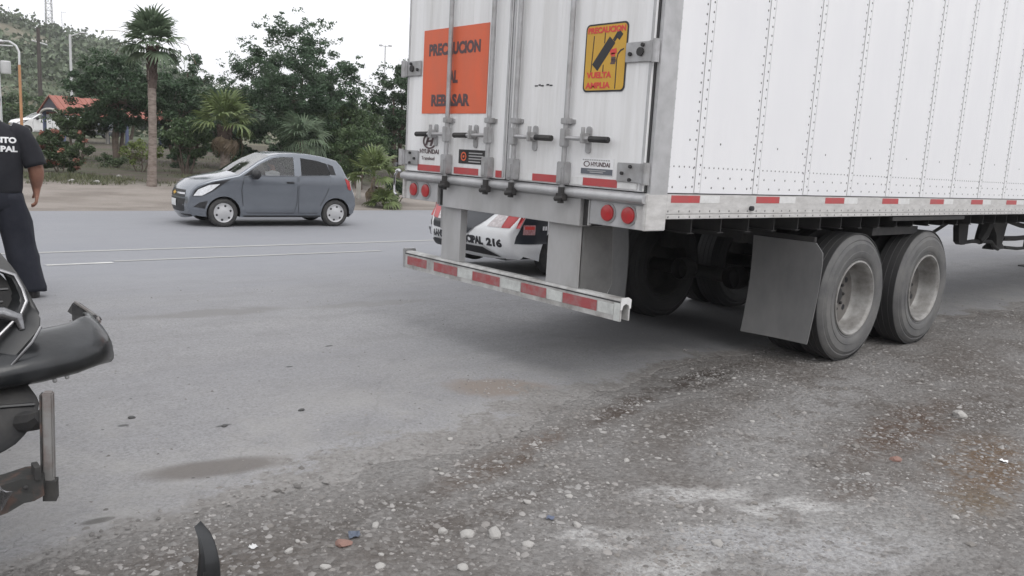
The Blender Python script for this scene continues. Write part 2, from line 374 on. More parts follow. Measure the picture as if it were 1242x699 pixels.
def node_math(t, op, a, b=None, c=None, clamp=False):
    n = t.nodes.new('ShaderNodeMath'); n.operation = op; n.use_clamp = clamp
    for i, v in enumerate((a, b, c)):
        if v is None: continue
        if isinstance(v, (int, float)): n.inputs[i].default_value = v
        else: t.links.new(v, n.inputs[i])
    return n.outputs[0]
def node_noise(t, vec, scale, detail=6, rough=0.6, out='Fac'):
    n = t.nodes.new('ShaderNodeTexNoise'); n.inputs['Scale'].default_value = scale; n.inputs['Detail'].default_value = detail; n.inputs['Roughness'].default_value = rough
    t.links.new(vec, n.inputs['Vector']); return n.outputs[out]
def node_range(t, v, a, b, c=0.0, d=1.0):
    n = t.nodes.new('ShaderNodeMapRange'); n.interpolation_type = 'SMOOTHSTEP'
    n.inputs['From Min'].default_value = a; n.inputs['From Max'].default_value = b; n.inputs['To Min'].default_value = c; n.inputs['To Max'].default_value = d
    t.links.new(v, n.inputs['Value']); return n.outputs[0]
def node_mix(t, f, a, b):
    n = t.nodes.new('ShaderNodeMix'); n.data_type = 'RGBA'
    for i, v in ((0, f), (6, a), (7, b)):
        if isinstance(v, (int, float)): n.inputs[i].default_value = v
        elif isinstance(v, tuple): n.inputs[i].default_value = (*v, 1)
        else: t.links.new(v, n.inputs[i])
    return n.outputs[2]
def node_map(t, vec, scale=(1,1,1), loc=(0,0,0), rot=0.0):
    n = t.nodes.new('ShaderNodeMapping'); n.inputs['Scale'].default_value = scale; n.inputs['Location'].default_value = loc; n.inputs['Rotation'].default_value = (0,0,rot)
    t.links.new(vec, n.inputs['Vector']); return n.outputs[0]
def blot(t, vec, x, y, rx, ry, rot, warp, edge=(0.55, 1.1)):
    """mask of a blot with its own place and size on the ground"""
    dn = node_noise(t, vec, 3.5, 5, 0.6, 'Color')
    va = t.nodes.new('ShaderNodeVectorMath'); va.operation = 'MULTIPLY_ADD'; va.inputs[1].default_value = (warp, warp, 0); va.inputs[2].default_value = (-warp/2, -warp/2, 0)
    t.links.new(dn, va.inputs[0])
    ad = t.nodes.new('ShaderNodeVectorMath'); ad.operation = 'ADD'; t.links.new(vec, ad.inputs[0]); t.links.new(va.outputs[0], ad.inputs[1])
    sb = t.nodes.new('ShaderNodeVectorMath'); sb.operation = 'SUBTRACT'; sb.inputs[1].default_value = (x, y, 0); t.links.new(ad.outputs[0], sb.inputs[0])
    mp = node_map(t, sb.outputs[0], rot=-rot); mp = node_map(t, mp, (1/rx, 1/ry, 0))
    ln = t.nodes.new('ShaderNodeVectorMath'); ln.operation = 'LENGTH'; t.links.new(mp, ln.inputs[0])
    return node_range(t, ln.outputs['Value'], edge[1], edge[0])

def road_material():
    m, t, b = new_mat('dusty_asphalt')
    tc = t.nodes.new('ShaderNodeTexCoord'); P = tc.outputs['Object']
    big = node_noise(t, node_map(t, P, (0.35, 1.0, 1)), 0.55, 5)
    mid = node_noise(t, node_map(t, P, (0.6, 1.3, 1)), 2.2, 7, 0.65)
    fine = node_noise(t, P, 70, 3, 0.7)
    speck = t.nodes.new('ShaderNodeTexVoronoi'); speck.inputs['Scale'].default_value = 95; t.links.new(P, speck.inputs['Vector'])
    c = node_mix(t, node_range(t, big, .35, .65), (0.275, 0.275, 0.285), (0.315, 0.313, 0.318))
    c = node_mix(t, node_math(t, 'MULTIPLY', node_range(t, mid, .42, .70), 0.6), c, (0.222, 0.22, 0.225))
    c = node_mix(t, node_range(t, node_noise(t, P, 13, 5, .7), .42, .75, 0, .35), c, (0.21, 0.208, 0.212))
    c = node_mix(t, node_range(t, fine, .35, .72, 0, .75), c, (0.165, 0.163, 0.165))
    c = node_mix(t, node_range(t, node_noise(t, P, 38, 3, .7), .62, .75, 0, .55), c, (0.40, 0.395, 0.385))
    c = node_mix(t, node_range(t, speck.outputs['Distance'], .16, .05, 0, .25), c, (0.42, 0.415, 0.40))
    # long tyre-polished bands and dust lines along the traffic
    band = node_noise(t, node_map(t, P, (0.03, 1.0, 1)), 0.9, 4, 0.6)
    c = node_mix(t, node_range(t, band, .48, .68, 0, .38), c, (0.235, 0.238, 0.255))
    # pale dust near the gravel edge
    sx = t.nodes.new('ShaderNodeSeparateXYZ'); t.links.new(P, sx.inputs[0])
    dust = node_math(t, 'MULTIPLY', node_range(t, sx.outputs['Y'], 2.2, 0.3), node_range(t, node_noise(t, P, 1.6, 6, .7), .4, .66))
    c = node_mix(t, node_math(t, 'MULTIPLY', dust, .6), c, (0.325, 0.317, 0.305))
    # stains, and the trailer's shade painted as one broad dark blot
    for (x, y, rx, ry, ro, col, amt, wp) in ((-2.44, .46, .36, .125, -.22, (0.135, .122, .112), .8, .10), (-1.2, 3.82, .75, .20, -.1, (.19, .185, .183), .75, .5), (.25, 3.62, .8, .13, -.1, (.20, .195, .19), .5, .5),
                                     (-.47, .82, .40, .24, -.6, (0.22, .185, .16), .85, .30), (2.6, 1.6, 2.2, 1.1, 0, (.12, .12, .125), .7, .7), (-3.0, .18, .07, .03, 0, (.10, .095, .09), .8, .05),  # the widest blot here is painted shade under the trailer
                                     (-2.2, 1.0, .05, .02, 0, (.07, .07, .07), .8, .05), (-2.62, 1.25, .035, .02, 0, (.07, .07, .07), .8, .04), (-1.4, 1.9, .03, .02, 0, (.07, .07, .07), .9, .04), (-.9, 2.3, .04, .02, 0, (.07, .07, .07), .9, .04)):
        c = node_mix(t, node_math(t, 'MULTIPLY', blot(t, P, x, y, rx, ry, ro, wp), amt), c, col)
    # small dark droppings of tar and grit
    sp = t.nodes.new('ShaderNodeTexVoronoi'); sp.inputs['Scale'].default_value = 7.5; t.links.new(P, sp.inputs['Vector'])
    c = node_mix(t, node_range(t, sp.outputs['Distance'], .075, .04, 0, .75), c, (0.075, .073, .072))
    # cracks where the pavement breaks up
    wv = node_noise(t, P, 4, 4, .6, 'Color')
    wa = t.nodes.new('ShaderNodeVectorMath'); wa.operation = 'MULTIPLY_ADD'; wa.inputs[1].default_value = (.25, .25, 0); t.links.new(wv, wa.inputs[0]); t.links.new(P, wa.inputs[2])
    vc = t.nodes.new('ShaderNodeTexVoronoi'); vc.feature = 'DISTANCE_TO_EDGE'; vc.inputs['Scale'].default_value = 4.5; t.links.new(wa.outputs[0], vc.inputs['Vector'])
    cr = node_math(t, 'MULTIPLY', node_range(t, vc.outputs['Distance'], .02, .004), node_math(t, 'MULTIPLY', node_range(t, sx.outputs['Y'], .95, .35), node_range(t, node_noise(t, P, 1.1, 3), .45, .6)))
    c = node_mix(t, node_math(t, 'MULTIPLY', cr, .35), c, (0.16, .155, .15))
    v3 = t.nodes.new('ShaderNodeTexVoronoi'); v3.feature = 'DISTANCE_TO_EDGE'; v3.inputs['Scale'].default_value = .85; t.links.new(wa.outputs[0], v3.inputs['Vector'])
    c = node_mix(t, node_math(t, 'MULTIPLY', node_range(t, v3.outputs['Distance'], .010, .003), node_range(t, node_noise(t, P, .7, 4), .46, .58, 0, .2)), c, (.13, .128, .126))
    # smoother, cooler running lanes away from the shoulder
    c = node_mix(t, node_range(t, sx.outputs['Y'], 3.5, 7.5, 0, .65), c, (.238, .246, .27))
    # dirt and grit washed over the crumbling edge
    at = t.nodes.new('ShaderNodeAttribute'); at.attribute_name = 'from_edge'
    dc, d_, f_, vo_, vo2_, Y_ = dirt_colour(t, P)
    wn = node_math(t, 'ADD', node_math(t, 'MULTIPLY', node_noise(t, P, 3.2, 8, .72), 1.0), node_math(t, 'MULTIPLY', node_noise(t, P, 30, 3, .7), .25))
    lim = node_math(t, 'MULTIPLY', node_math(t, 'MULTIPLY', node_math(t, 'SUBTRACT', wn, .40), node_range(t, sx.outputs['X'], -.3, .6, 1.3, .5)), node_range(t, sx.outputs['X'], -2.7, -1.9, .30, 1))
    wash = node_range(t, node_math(t, 'SUBTRACT', lim, at.outputs['Fac']), -.06, .05)
    c = node_mix(t, wash, c, dc)
    t.links.new(c, b.inputs['Base Color']); b.inputs['Roughness'].default_value = 0.88; b.inputs['Specular IOR Level'].default_value = .35
    hgt = node_math(t, 'SUBTRACT', node_math(t, 'ADD', node_math(t, 'MULTIPLY', fine, .5), mid), node_math(t, 'MULTIPLY', cr, .8))
    bp = t.nodes.new('ShaderNodeBump'); bp.inputs['Strength'].default_value = .35; bp.inputs['Distance'].default_value = .012
    t.links.new(hgt, bp.inputs['Height']); t.links.new(bp.outputs[0], b.inputs['Normal'])
    return m

def dirt_colour(t, P):
    """colour of the gravelly shoulder; also used where dirt is washed over the asphalt"""
    sx = t.nodes.new('ShaderNodeSeparateXYZ'); t.links.new(P, sx.inputs[0]); X_, Y = sx.outputs['X'], sx.outputs['Y']
    a = node_noise(t, P, 0.9, 7, .65); d = node_noise(t, P, 5, 6, .7); f = node_noise(t, P, 42, 4, .75)
    vo = t.nodes.new('ShaderNodeTexVoronoi'); vo.inputs['Scale'].default_value = 48; t.links.new(P, vo.inputs['Vector'])
    vo2 = t.nodes.new('ShaderNodeTexVoronoi'); vo2.inputs['Scale'].default_value = 17; t.links.new(P, vo2.inputs['Vector'])
    c = node_mix(t, node_range(t, a, .38, .64), (0.235, 0.228, 0.222), (0.145, 0.131, 0.121))
    for (x, y, rx, ry, ro, col, amt, wp) in ((-.75, -1.45, 1.0, .42, -.35, (.37, .367, .362), .9, .5), (.1, -.80, .9, .25, .35, (.34, .336, .332), .8, .5), (1.8, -1.7, 1.2, .3, .1, (.30, .295, .29), .8, .4), (1.1, -.45, 1.5, .30, .12, (.34, .336, .334), .9, .5), (-.2, -.62, .5, .14, .6, (.30, .297, .295), .8, .3), (-.79, -.94, .34, .13, -.45, (.55, .545, .54), .95, .4), (-.53, -1.27, .30, .10, -.5, (.56, .555, .55), .95, .35), (-1.44, -1.0, .22, .10, -.5, (.54, .535, .53), .9, .3), (-1.43, -1.32, .25, .12, -.5, (.50, .495, .49), .9, .35), (-1.0, -1.3, .34, .16, -.5, (.44, .44, .45), .85, .3), (-.75, -1.6, .5, .2, -.5, (.44, .44, .45), .85, .3),
                                     (1.13, -1.05, 1.0, .24, .1, (.105, .070, .052), 1.0, .35), (.9, -1.57, .75, .26, .2, (.15, .098, .06), 1.0, .35), (.0, -1.35, .42, .13, -.2, (.12, .095, .08), .7, .25), (.27, -1.78, .3, .16, .2, (.17, .125, .08), .8, .25), (-1.25, -.12, .62, .17, .3, (.105, .074, .056), 1.0, .25), (-.9, -.02, .28, .09, .3, (.13, .088, .065), .8, .12), (-2.2, -.30, .6, .16, .1, (.10, .09, .082), .7, .25), (-1.7, -.55, .7, .16, .1, (.11, .095, .085), .7, .25), (-.1, .12, .55, .12, .3, (.08, .06, .05), 1.0, .25), (1.0, .30, .9, .16, .12, (.062, .05, .044), 1.0, .3), (2.1, -1.15, .7, .25, .2, (.10, .085, .075), .8, .3), (2.6, -.62, .8, .12, 0, (.12, .105, .095), .6, .3), (-2.9, -.35, .5, .18, 0, (.12, .105, .095), .7, .2)):
        m_ = node_math(t, 'MULTIPLY', blot(t, P, x, y, rx, ry, ro, wp, (.35, 1.2)), node_range(t, d, .36, .57, .12, 1))
        c = node_mix(t, node_math(t, 'MULTIPLY', m_, amt), c, col)
    yy = node_math(t, 'ADD', node_math(t, 'SUBTRACT', Y, node_range(t, X_, -1.6, .8, 0, .5)), node_math(t, 'MULTIPLY', d, .5))
    fringe = node_math(t, 'MULTIPLY', node_range(t, yy, .0, .3), node_range(t, X_, .6, -.6)); fringe = node_math(t, 'MULTIPLY', fringe, node_range(t, Y, 3, 1))
    c = node_mix(t, node_math(t, 'MULTIPLY', fringe, .7), c, (0.275, .27, .264))
    c = node_mix(t, node_range(t, d, .47, .72, 0, .4), c, (0.118, 0.104, 0.094))
    c = node_mix(t, node_range(t, f, .34, .75, 0, .6), c, (0.088, 0.079, 0.072))
    c = node_mix(t, node_range(t, vo.outputs['Color'], .55, .95, 0, .5), c, (0.30, 0.29, 0.28))
    return c, d, f, vo, vo2, Y

def ground_material():
    m, t, b = new_mat('gravelly_dirt')
    tc = t.nodes.new('ShaderNodeTexCoord'); P = tc.outputs['Object']
    c, d, f, vo, vo2, Y = dirt_colour(t, P)
    # far verge: bare sandy soil, then grassy park soil, then scrub hillside
    sand = node_mix(t, node_range(t, node_noise(t, node_map(t, P, (.35, 1, 1)), 1.3, 6), .4, .65), (0.295, 0.265, 0.24), (0.215, 0.19, 0.17))
    soil = node_mix(t, node_range(t, node_noise(t, node_map(t, P, (.25, 1, 1)), .8, 6), .4, .62), (0.105, 0.088, 0.076), (0.075, 0.082, 0.05))
    scrub = node_mix(t, node_range(t, node_noise(t, P, .05, 6), .45, .62), (0.10, 0.12, 0.075), (0.17, 0.155, 0.115))
    c = node_mix(t, node_range(t, Y, 12, 14), c, sand)
    c = node_mix(t, node_range(t, node_math(t, 'ADD', Y, node_math(t, 'MULTIPLY', d, 1.5)), 21.0, 22.6), c, soil)
    c = node_mix(t, node_range(t, Y, 45, 75), c, scrub)
    t.links.new(c, b.inputs['Base Color']); b.inputs['Roughness'].default_value = 0.95; b.inputs['Specular IOR Level'].default_value = .2
    hgt = node_math(t, 'ADD', node_math(t, 'MULTIPLY', f, 1.0), node_math(t, 'ADD', node_math(t, 'MULTIPLY', vo.outputs['Distance'], -.7), node_math(t, 'MULTIPLY', vo2.outputs['Distance'], -.9)))
    bp = t.nodes.new('ShaderNodeBump'); bp.inputs['Strength'].default_value = .8; bp.inputs['Distance'].default_value = .02
    t.links.new(hgt, bp.inputs['Height']); t.links.new(bp.outputs[0], b.inputs['Normal'])
    return m

def axis(parts):
    out = []
    for a, b2, st in parts: out += list(np.arange(a, b2, st))
    return np.array(out + [parts[-1][1]])
gx = axis([(-2500, -400, 300), (-400, -60, 20), (-60, -6, 3), (-6, 5, .06), (5, 12, .4), (12, 60, 2.5), (60, 300, 7), (300, 2500, 300)])
gy = axis([(-2500, -60, 300), (-60, -5, 5), (-5, 1, .06), (1, 16, .75), (16, 40, .5), (40, 340, 6), (340, 2500, 300)])
ground = struct(grid_obj('ground', gx, gy, g, ground_material()))

rx = axis([(-220, -20, 10), (-20, -5, .5), (-5, 7, .03), (7, 20, .4), (20, 400, 10)])
rows = np.concatenate([[0, .004, .02, .06, .12, .2, .35, .6, 1], np.linspace(1.6, 16.9, 30)])
def road_mesh():
    E = edge_y(rx); n = len(rx); V = []; F = []
    far = 16.9 + (fbm(rx*.4, rx*0, 3, 8)-.45)*.25
    for j, r in enumerate(rows):
        y = E + (far-E)*(r/16.9)
        h = 0.0 if j == 0 else (0.002 if j == 1 else (.004 if j == 2 else (.006 if j == 3 else .008)))
        if j == len(rows)-1: h = 0.004
        z = g(rx, y) + h - (0.006 if j == 0 else 0) + (0 if j > 5 else (vnoise(rx*11., y*11., 6)-.5)*.004)
        V.append(np.stack([rx, y, z], -1))
    V = np.concatenate(V)
    for j in range(len(rows)-1):
        for i in range(n-1): F.append((j*n+i, j*n+i+1, (j+1)*n+i+1, (j+1)*n+i))
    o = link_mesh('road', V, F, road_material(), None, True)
    at = o.data.attributes.new('from_edge', 'FLOAT', 'POINT'); at.data.foreach_set('value', np.repeat(rows, n).astype(np.float32))
    return o
road = struct(road_mesh())

mk_mat = mat('worn_road_paint', (0.60, 0.60, 0.58), .8, scale=4, c2=(.36, .36, .36), thr=(.42, .6), stretch=(.6, 2, 1))
mk_faint = mat('ghost_road_paint', (0.40, 0.40, 0.39), .85, scale=3, c2=(.33, .33, .325), thr=(.38, .6), stretch=(.5, 2, 1))
def marking(x0, x1, y, w, m):
    xs = np.linspace(x0, x1, max(2, int((x1-x0)/.5))); V = []; F = []
    for i, x in enumerate(xs):
        for yy in (y-w/2, y+w/2): V.append((x, yy, gz(x, yy)+.013))
    for i in range(len(xs)-1): F.append((2*i, 2*i+2, 2*i+3, 2*i+1))
    struct(link_mesh('road_marking', V, F, m))
marking(-1.62, -.86, 8.12, .14, mk_mat)
marking(-.8, 3.2, 8.28, .13, mk_faint)
marking(-30, 60, 9.83, .15, mk_faint)
for k in range(6): marking(5.5+k*9, 8.5+k*9, 8.3, .1, mk_faint)
for k in range(5): marking(-12-k*9, -9-k*9, 8.1, .1, mk_faint)

# gravel: loose chips too small to tell apart
def stones_array(n, area, smin, smax, flat=.6):
    x0, x1, y0, y1 = area
    base = np.array([(1,0,0),(0,1,0),(-1,0,0),(0,-1,0),(0,0,1),(0,0,-1)], float)
    fa = np.array([(0,1,4),(1,2,4),(2,3,4),(3,0,4)])
    x = rng.uniform(x0, x1, n); y = rng.uniform(y0, y1, n)
    return x, y, smin*(smax/smin)**(rng.random(n)**2.2)
def gravel_obj():
    X, Y, S = [], [], []
    for n, area, a, b2 in ((42000, (-4.2, 2.2, -2.6, .9), .0035, .012), (5200, (-3.6, .2, -1.9, .3), .006, .021), (9000, (.5, 9, -2.6, .9), .007, .022), (2600, (9, 22, -4, .3), .012, .04)):
        x, y, s = stones_array(n, area, a, b2); X.append(x); Y.append(y); S.append(s)
    X, Y, S = map(np.concatenate, (X, Y, S))
    dens = fbm(X*1.7, Y*1.7, 4, 12); e = edge_y(X)
    keep = (Y < e - .04 + rng.exponential(.16, len(X)) - .12*rng.random(len(X))) & (rng.random(len(X)) < np.clip((dens-.28)*3.5, .12, 1))
    # a scatter on the asphalt too
    X, Y, S = X[keep], Y[keep], S[keep]; n = len(X)
    xa = np.concatenate([rng.uniform(-4, 2, 700), rng.normal(-.47, .22, 200)]); ya = np.concatenate([rng.uniform(.0, 5.5, 700), rng.normal(.85, .14, 200)]); X = np.concatenate([X, xa]); Y = np.concatenate([Y, ya]); S = np.concatenate([S, rng.uniform(.003, .011, 900)]); n = len(X)
    base = np.array([(1,0,0),(.5,.87,.1),(-.5,.87,0),(-1,0,.1),(-.5,-.87,0),(.5,-.87,.1),(.1,0,.8)], float)
    rep = base[None]*(1+rng.uniform(-.35, .35, (n, 7, 1)))
    th = rng.uniform(0, 6.28, n); c, s = np.cos(th), np.sin(th)
    asp = rng.uniform(.6, 1, n)
    px = rep[:, :, 0]*S[:, None]; py = rep[:, :, 1]*(S*asp)[:, None]
    W = np.stack([px*c[:, None]-py*s[:, None]+X[:, None], px*s[:, None]+py*c[:, None]+Y[:, None], rep[:, :, 2]*(S*rng.uniform(.5, 1, n))[:, None]], -1)
    zz = g(X, Y) + np.where(Y > edge_y(X), .008, 0.0)
    W[:, :, 2] += zz[:, None] - .001
    F = np.array([(0,1,6),(1,2,6),(2,3,6),(3,4,6),(4,5,6),(5,0,6)])
    FF = (F[None] + (np.arange(n)*7)[:, None, None]).reshape(-1, 3)
    me = bpy.data.meshes.new('gravel'); me.vertices.add(n*7); me.vertices.foreach_set('co', W.astype(np.float32).ravel())
    me.loops.add(FF.size); me.loops.foreach_set('vertex_index', FF.astype(np.int32).ravel())
    me.polygons.add(len(FF)); me.polygons.foreach_set('loop_start', np.arange(0, FF.size, 3, dtype=np.int32)); me.polygons.foreach_set('loop_total', np.full(len(FF), 3, dtype=np.int32))
    me.update(calc_edges=True); me.materials.append(MT['gravel'])
    o = bpy.data.objects.new('gravel', me); COL.objects.link(o); stuff(o); tag(o, 'loose grey gravel chips strewn over the dirt shoulder and crumbling road edge', 'gravel')
gravel_obj()

def stone_mesh(seed, m):
    r = random.Random(seed); bm = bmesh.new(); bmesh.ops.create_icosphere(bm, subdivisions=2, radius=1)
    ax = [Vector((r.uniform(-1,1), r.uniform(-1,1), r.uniform(-1,1))).normalized() for _ in range(12)]
    for v in bm.verts:
        d = 1.0
        for a in ax: d = min(d, 0.70/max(.05, v.co.dot(a))) if v.co.dot(a) > .6 else d
        v.co = v.co*(d*(1+r.uniform(-.04,.04)))
    me = bpy.data.meshes.new('stone'); bm.to_mesh(me); bm.free(); me.materials.append(m)
    return me
SM = [stone_mesh(k, MT['stone_pale']) for k in range(5)]; SG = [stone_mesh(k+20, MT['stone_grey']) for k in range(4)]; SMR = stone_mesh(9, MT['stone_red']); SMD = stone_mesh(11, MT['stone_dark'])
def stone(me, x, y, s, label, group, fl=.55):
    o = bpy.data.objects.new('stone', me); COL.objects.link(o)
    o.scale = (s, s*random.uniform(.65, .95), s*fl); o.rotation_euler = (random.uniform(-.2,.2), random.uniform(-.2,.2), random.uniform(0,6.28))
    o.location = (x, y, gz(x, y)+s*fl*.22+(.008 if y > edge_y(x) else 0)); tag(o, label, 'stone', group)
GL = 'small pale stone lying loose among the gravel of the roadside shoulder'; GG = 'loose pale stones on the gravel shoulder'
for (x, y, s) in ((-1.286,-.65,.022),(-2.51,-.433,.024),(-2.302,-.723,.028),(-2.457,-.617,.025),(-2.059,-.89,.028),(-1.492,-.607,.024),(-2.146,-.435,.026),(-1.318,.2,.022),(-1.47,-.887,.026),(-.736,-.499,.022),(-1.95,-.62,.03),(-2.2,-.95,.032),(-1.75,-.9,.03)):
    stone(SM[random.randrange(5)], x, y, s, GL, GG)
for k in range(70):
    x = random.uniform(-2.9, -.2); y = random.uniform(-1.5, -.05) if k < 60 else random.uniform(-.5, .3)
    if y > edge_y(x)-.02: continue
    if k % 2: stone(SG[k % 4], x, y, random.uniform(.010, .024), 'small grey brown stone lying loose among the gravel of the roadside shoulder', 'loose grey brown stones on the gravel shoulder')
    else: stone(SM[random.randrange(5)], x, y, random.uniform(.008, .018), GL, GG)
for k in range(60):
    x = random.uniform(-.3, 3.4); y = random.uniform(-2.0, .35)
    if y > edge_y(x)-.05 or (1.9 < x < 4.3 and y > -.1): continue
    if k % 2: stone(SG[k % 4], x, y, random.uniform(.012, .03), 'small grey brown stone lying loose among the gravel of the roadside shoulder', 'loose grey brown stones on the gravel shoulder')
    else: stone(SM[random.randrange(5)], x, y, random.uniform(.010, .022), GL, GG)
stone(SM[1], -1.805, -.766, .045, 'biggest pale flat stone on the gravel in the middle foreground', None)
stone(SM[3], -1.885, -.70, .04, 'pale stone close beside the biggest flat pale stone', None)
stone(SM[2], -1.102, -1.308, .035, 'lone whitish stone on the pale dusty patch of gravel', None)
stone(SM[0], 1.709, -1.132, .065, 'large pale stone lying alone in the brown dirt right of the trailer wheels', None)
stone(SMR, .50, -1.28, .035, 'small brick red stone in the brown dirt', None)
stone(SMR, -2.32, -.50, .042, 'flat reddish brown stone in the gravel right of the black plastic shard', None, .35)
for x, y in ((-2.55, 1.35), (-2.2, .98), (-1.75, 1.02)): stone(SMD, x, y, .022, 'small black lump of tar or grit lying on the grey asphalt', 'black lumps on the asphalt')

def scrap(label, x, y, s_, c):
    rg = random.Random(int(x*1000)); V = []; F = []
    for i in range(5):
        for j in range(4): V.append(((i-2)*.25*s_*2, (j-1.5)*.3*s_*2, abs(rg.gauss(0, .16))*s_*2))
    V += [(a, b, c_-.03*s_) for a, b, c_ in V]
    for i in range(4):
        for j in range(3): a = i*4+j; F += [(a, a+4, a+5, a+1), (20+a, 20+a+1, 20+a+5, 20+a+4)]
    o = link_mesh('litter_scrap', V, F, mat('litter', c, .6)); o.location = (x, y, gz(x, y)+.004); o.rotation_euler = (0, 0, rg.uniform(0, 3)); tag(o, label, 'litter')
scrap('crumpled bluish wrapper on the gravel just right of the reddish brown stone', -2.26, -.47, .022, (.10, .12, .16))
scrap('small bluish scrap beside a brown pebble, right of the biggest pale stones', -1.52, -.78, .016, (.11, .13, .19))
scrap('white paper scrap in the brown dirt at the far right', 1.02, -1.62, .020, (.75, .75, .75))
scrap('white flat scrap on the gravel next to the black plastic shard', -2.60, -.33, .014, (.6, .6, .6))

# ------------------------------------------------------------------ semi trailer (origin at its rear right corner on the ground)
trailer = thing('semi_trailer', 'white riveted box semi-trailer with rear doors closed, parked half on the gravel shoulder', 'trailer')
T = trailer
W = 2.49; LEN = 16.0; ZP, ZB = 1.311, 1.159; TOP = 4.08
X0 = .293; PIT = .61
# right side panels between the seams
edges = [0.0] + [X0 + PIT*k for k in range(26)] + [LEN]
pan = None
for k in range(len(edges)-1):
    a, b = edges[k], edges[k+1]
    if k == 0 or k == len(edges)-2:
        MB().box(a+.002, b-.002, 0, .03, ZP, TOP-.08).build('side_panel', MT['side_white'], T)
    elif pan is None:
        pan = MB().box(.002, PIT-.002, 0, .03, ZP, TOP-.08).build('side_panel', MT['side_white'], T); pan.location = (a, 0, 0)
    else: copy_part(pan, T, (a, 0, 0))
st = None
for k in range(26):
    x = X0 + PIT*k
    if st is None: st = MB().box(-.028, .028, -.003, .004, ZP+.004, TOP-.09).build('seam_strip', MT['side_white'], T); st.location = (x, 0, 0)
    else: copy_part(st, T, (x, 0, 0))
lines = MB()
for k in range(26):
    x = X0 + PIT*k
    for dx in (-.029, .027): lines.box(x+dx, x+dx+.0025, -.0036, .002, ZP+.004, TOP-.09)
stuff(lines.build('seam_edge', MT['seam_grey'], T))
rv = MB()
def rivet(p, n=(0,-1,0), r=.0075):
    p = Vector(p); n = Vector(n); a = n.cross(Vector((0,0,1))).normalized() if abs(n.z) < .9 else Vector((1,0,0)); b = n.cross(a)
    k = [p + (a*math.cos(t)+b*math.sin(t))*r for t in (0, 1.047, 2.094, 3.14, 4.19, 5.236)]
    rv.add(k + [p + n*.004], [(i, (i+1) % 6, 6) for i in range(6)])
zs = np.arange(ZP+.04, 3.98, .055)
for k in range(26):
    x = X0 + PIT*k
    for z in zs:
        rivet((x-.048, -.0005, z)); rivet((x+.012, -.0035, z+.02))
for z in zs: rivet((.018, -.0005, z))
for x in np.arange(.06, LEN-.05, .048): rivet((x, -.0005, ZP+.155), r=.006)
for x in np.arange(.06, LEN-.05, .125):
    rivet((x, -.0005, ZP+.035)); rivet((x+.06, -.0005, ZP+.095))
for x in np.arange(.2, 7, .31): rivet((x+random.uniform(-.03,.03), -.0005, ZP+.30+random.uniform(-.02,.02)))
for x in np.arange(.03, LEN, .10):
    rivet((x, -.0085, 1.205)); rivet((x, -.0125, 1.172))
stuff(rv.build('rivet', MT['rivet'], T))
MB().box(0.012, LEN, -.008, .05, 1.188, ZP-.006, .003).build('bottom_rail', MT['alu_rail'], T)
MB().box(0.012, LEN, -.012, .06, ZB, 1.186, .003).build('rail_flange', MT['alu_rail'], T)
MB().box(0.012, LEN, -.006, .02, ZP-.006, ZP+.001).build('rail_shadow_gap', MT['dark_gap'], T)  # dark strip stands in for the shadow in this joint
for i in range(18):
    x = .05 + i*.868
    MB().box(x, x+.27, -.0095, -.007, 1.255, 1.298).build('red_reflector', MT['red_tape'], T)
    MB().box(x+.275, x+.47, -.0095, -.007, 1.255, 1.298).build('white_reflector', MT['white_tape'], T)
MB().disc((.86, -.009, 1.222), .016, 'y', 14, -.02).build('marker_lamp', MT['black'], T)
# rest of the body
MB().box(0, LEN, W-.03, W, ZB, TOP-.08).build('far_side_wall', MT['side_white'], T)
MB().box(-.15, LEN, 0.0, W, TOP-.078, TOP).build('roof', MT['alu'], T)
MB().box(LEN+.001, LEN+.03, 0, W, ZB, TOP-.08).build('front_wall', MT['side_white'], T)
MB().box(.01, LEN-.01, .052, W-.032, 1.17, 1.30).build('floor', MT['floor_dark'], T)
fb = None
for i in range(50):
    x = .35+i*.305
    if fb is None: fb = MB().box(0, .01, .062, W-.04, 1.065, 1.168).box(-.025, .035, .062, W-.04, 1.058, 1.0645).build('floor_beam', MT['chassis'], T); fb.location = (x, 0, 0)
    else: copy_part(fb, T, (x, 0, 0))
# rear frame
for (y0, y1) in ((-.012, .012), (W-.012, W+.012)):
    MB().box(-.15, .012, y0, y1, 1.10, TOP-.08, .004).build('corner_post', MT['alu'], T)
MB().box(-.11, .0, .0125, .05, 1.30, TOP-.08).build('door_jamb', MT['alu'], T)
MB().box(-.11, .0, W-.05, W-.0125, 1.30, TOP-.08).build('door_jamb', MT['alu'], T)
MB().box(-.15, .0, .0125, W-.0125, 3.985, TOP-.08).build('door_header', MT['alu'], T)
sill = MB().box(-.165, .0, .013, W-.013, 1.238, 1.305, .004).build('rear_sill', MT['alu'], T)
lip = MB(); lip.tube([(-.178, -.004, 1.272), (-.178, W+.004, 1.272)], .026, 12); lip.build('bumper_strip', MT['alu'], sill, True)
MB().box(-.158, -.02, .52, 1.97, 1.068, 1.236, .003).build('sill_plate', MT['post_grey'], sill)
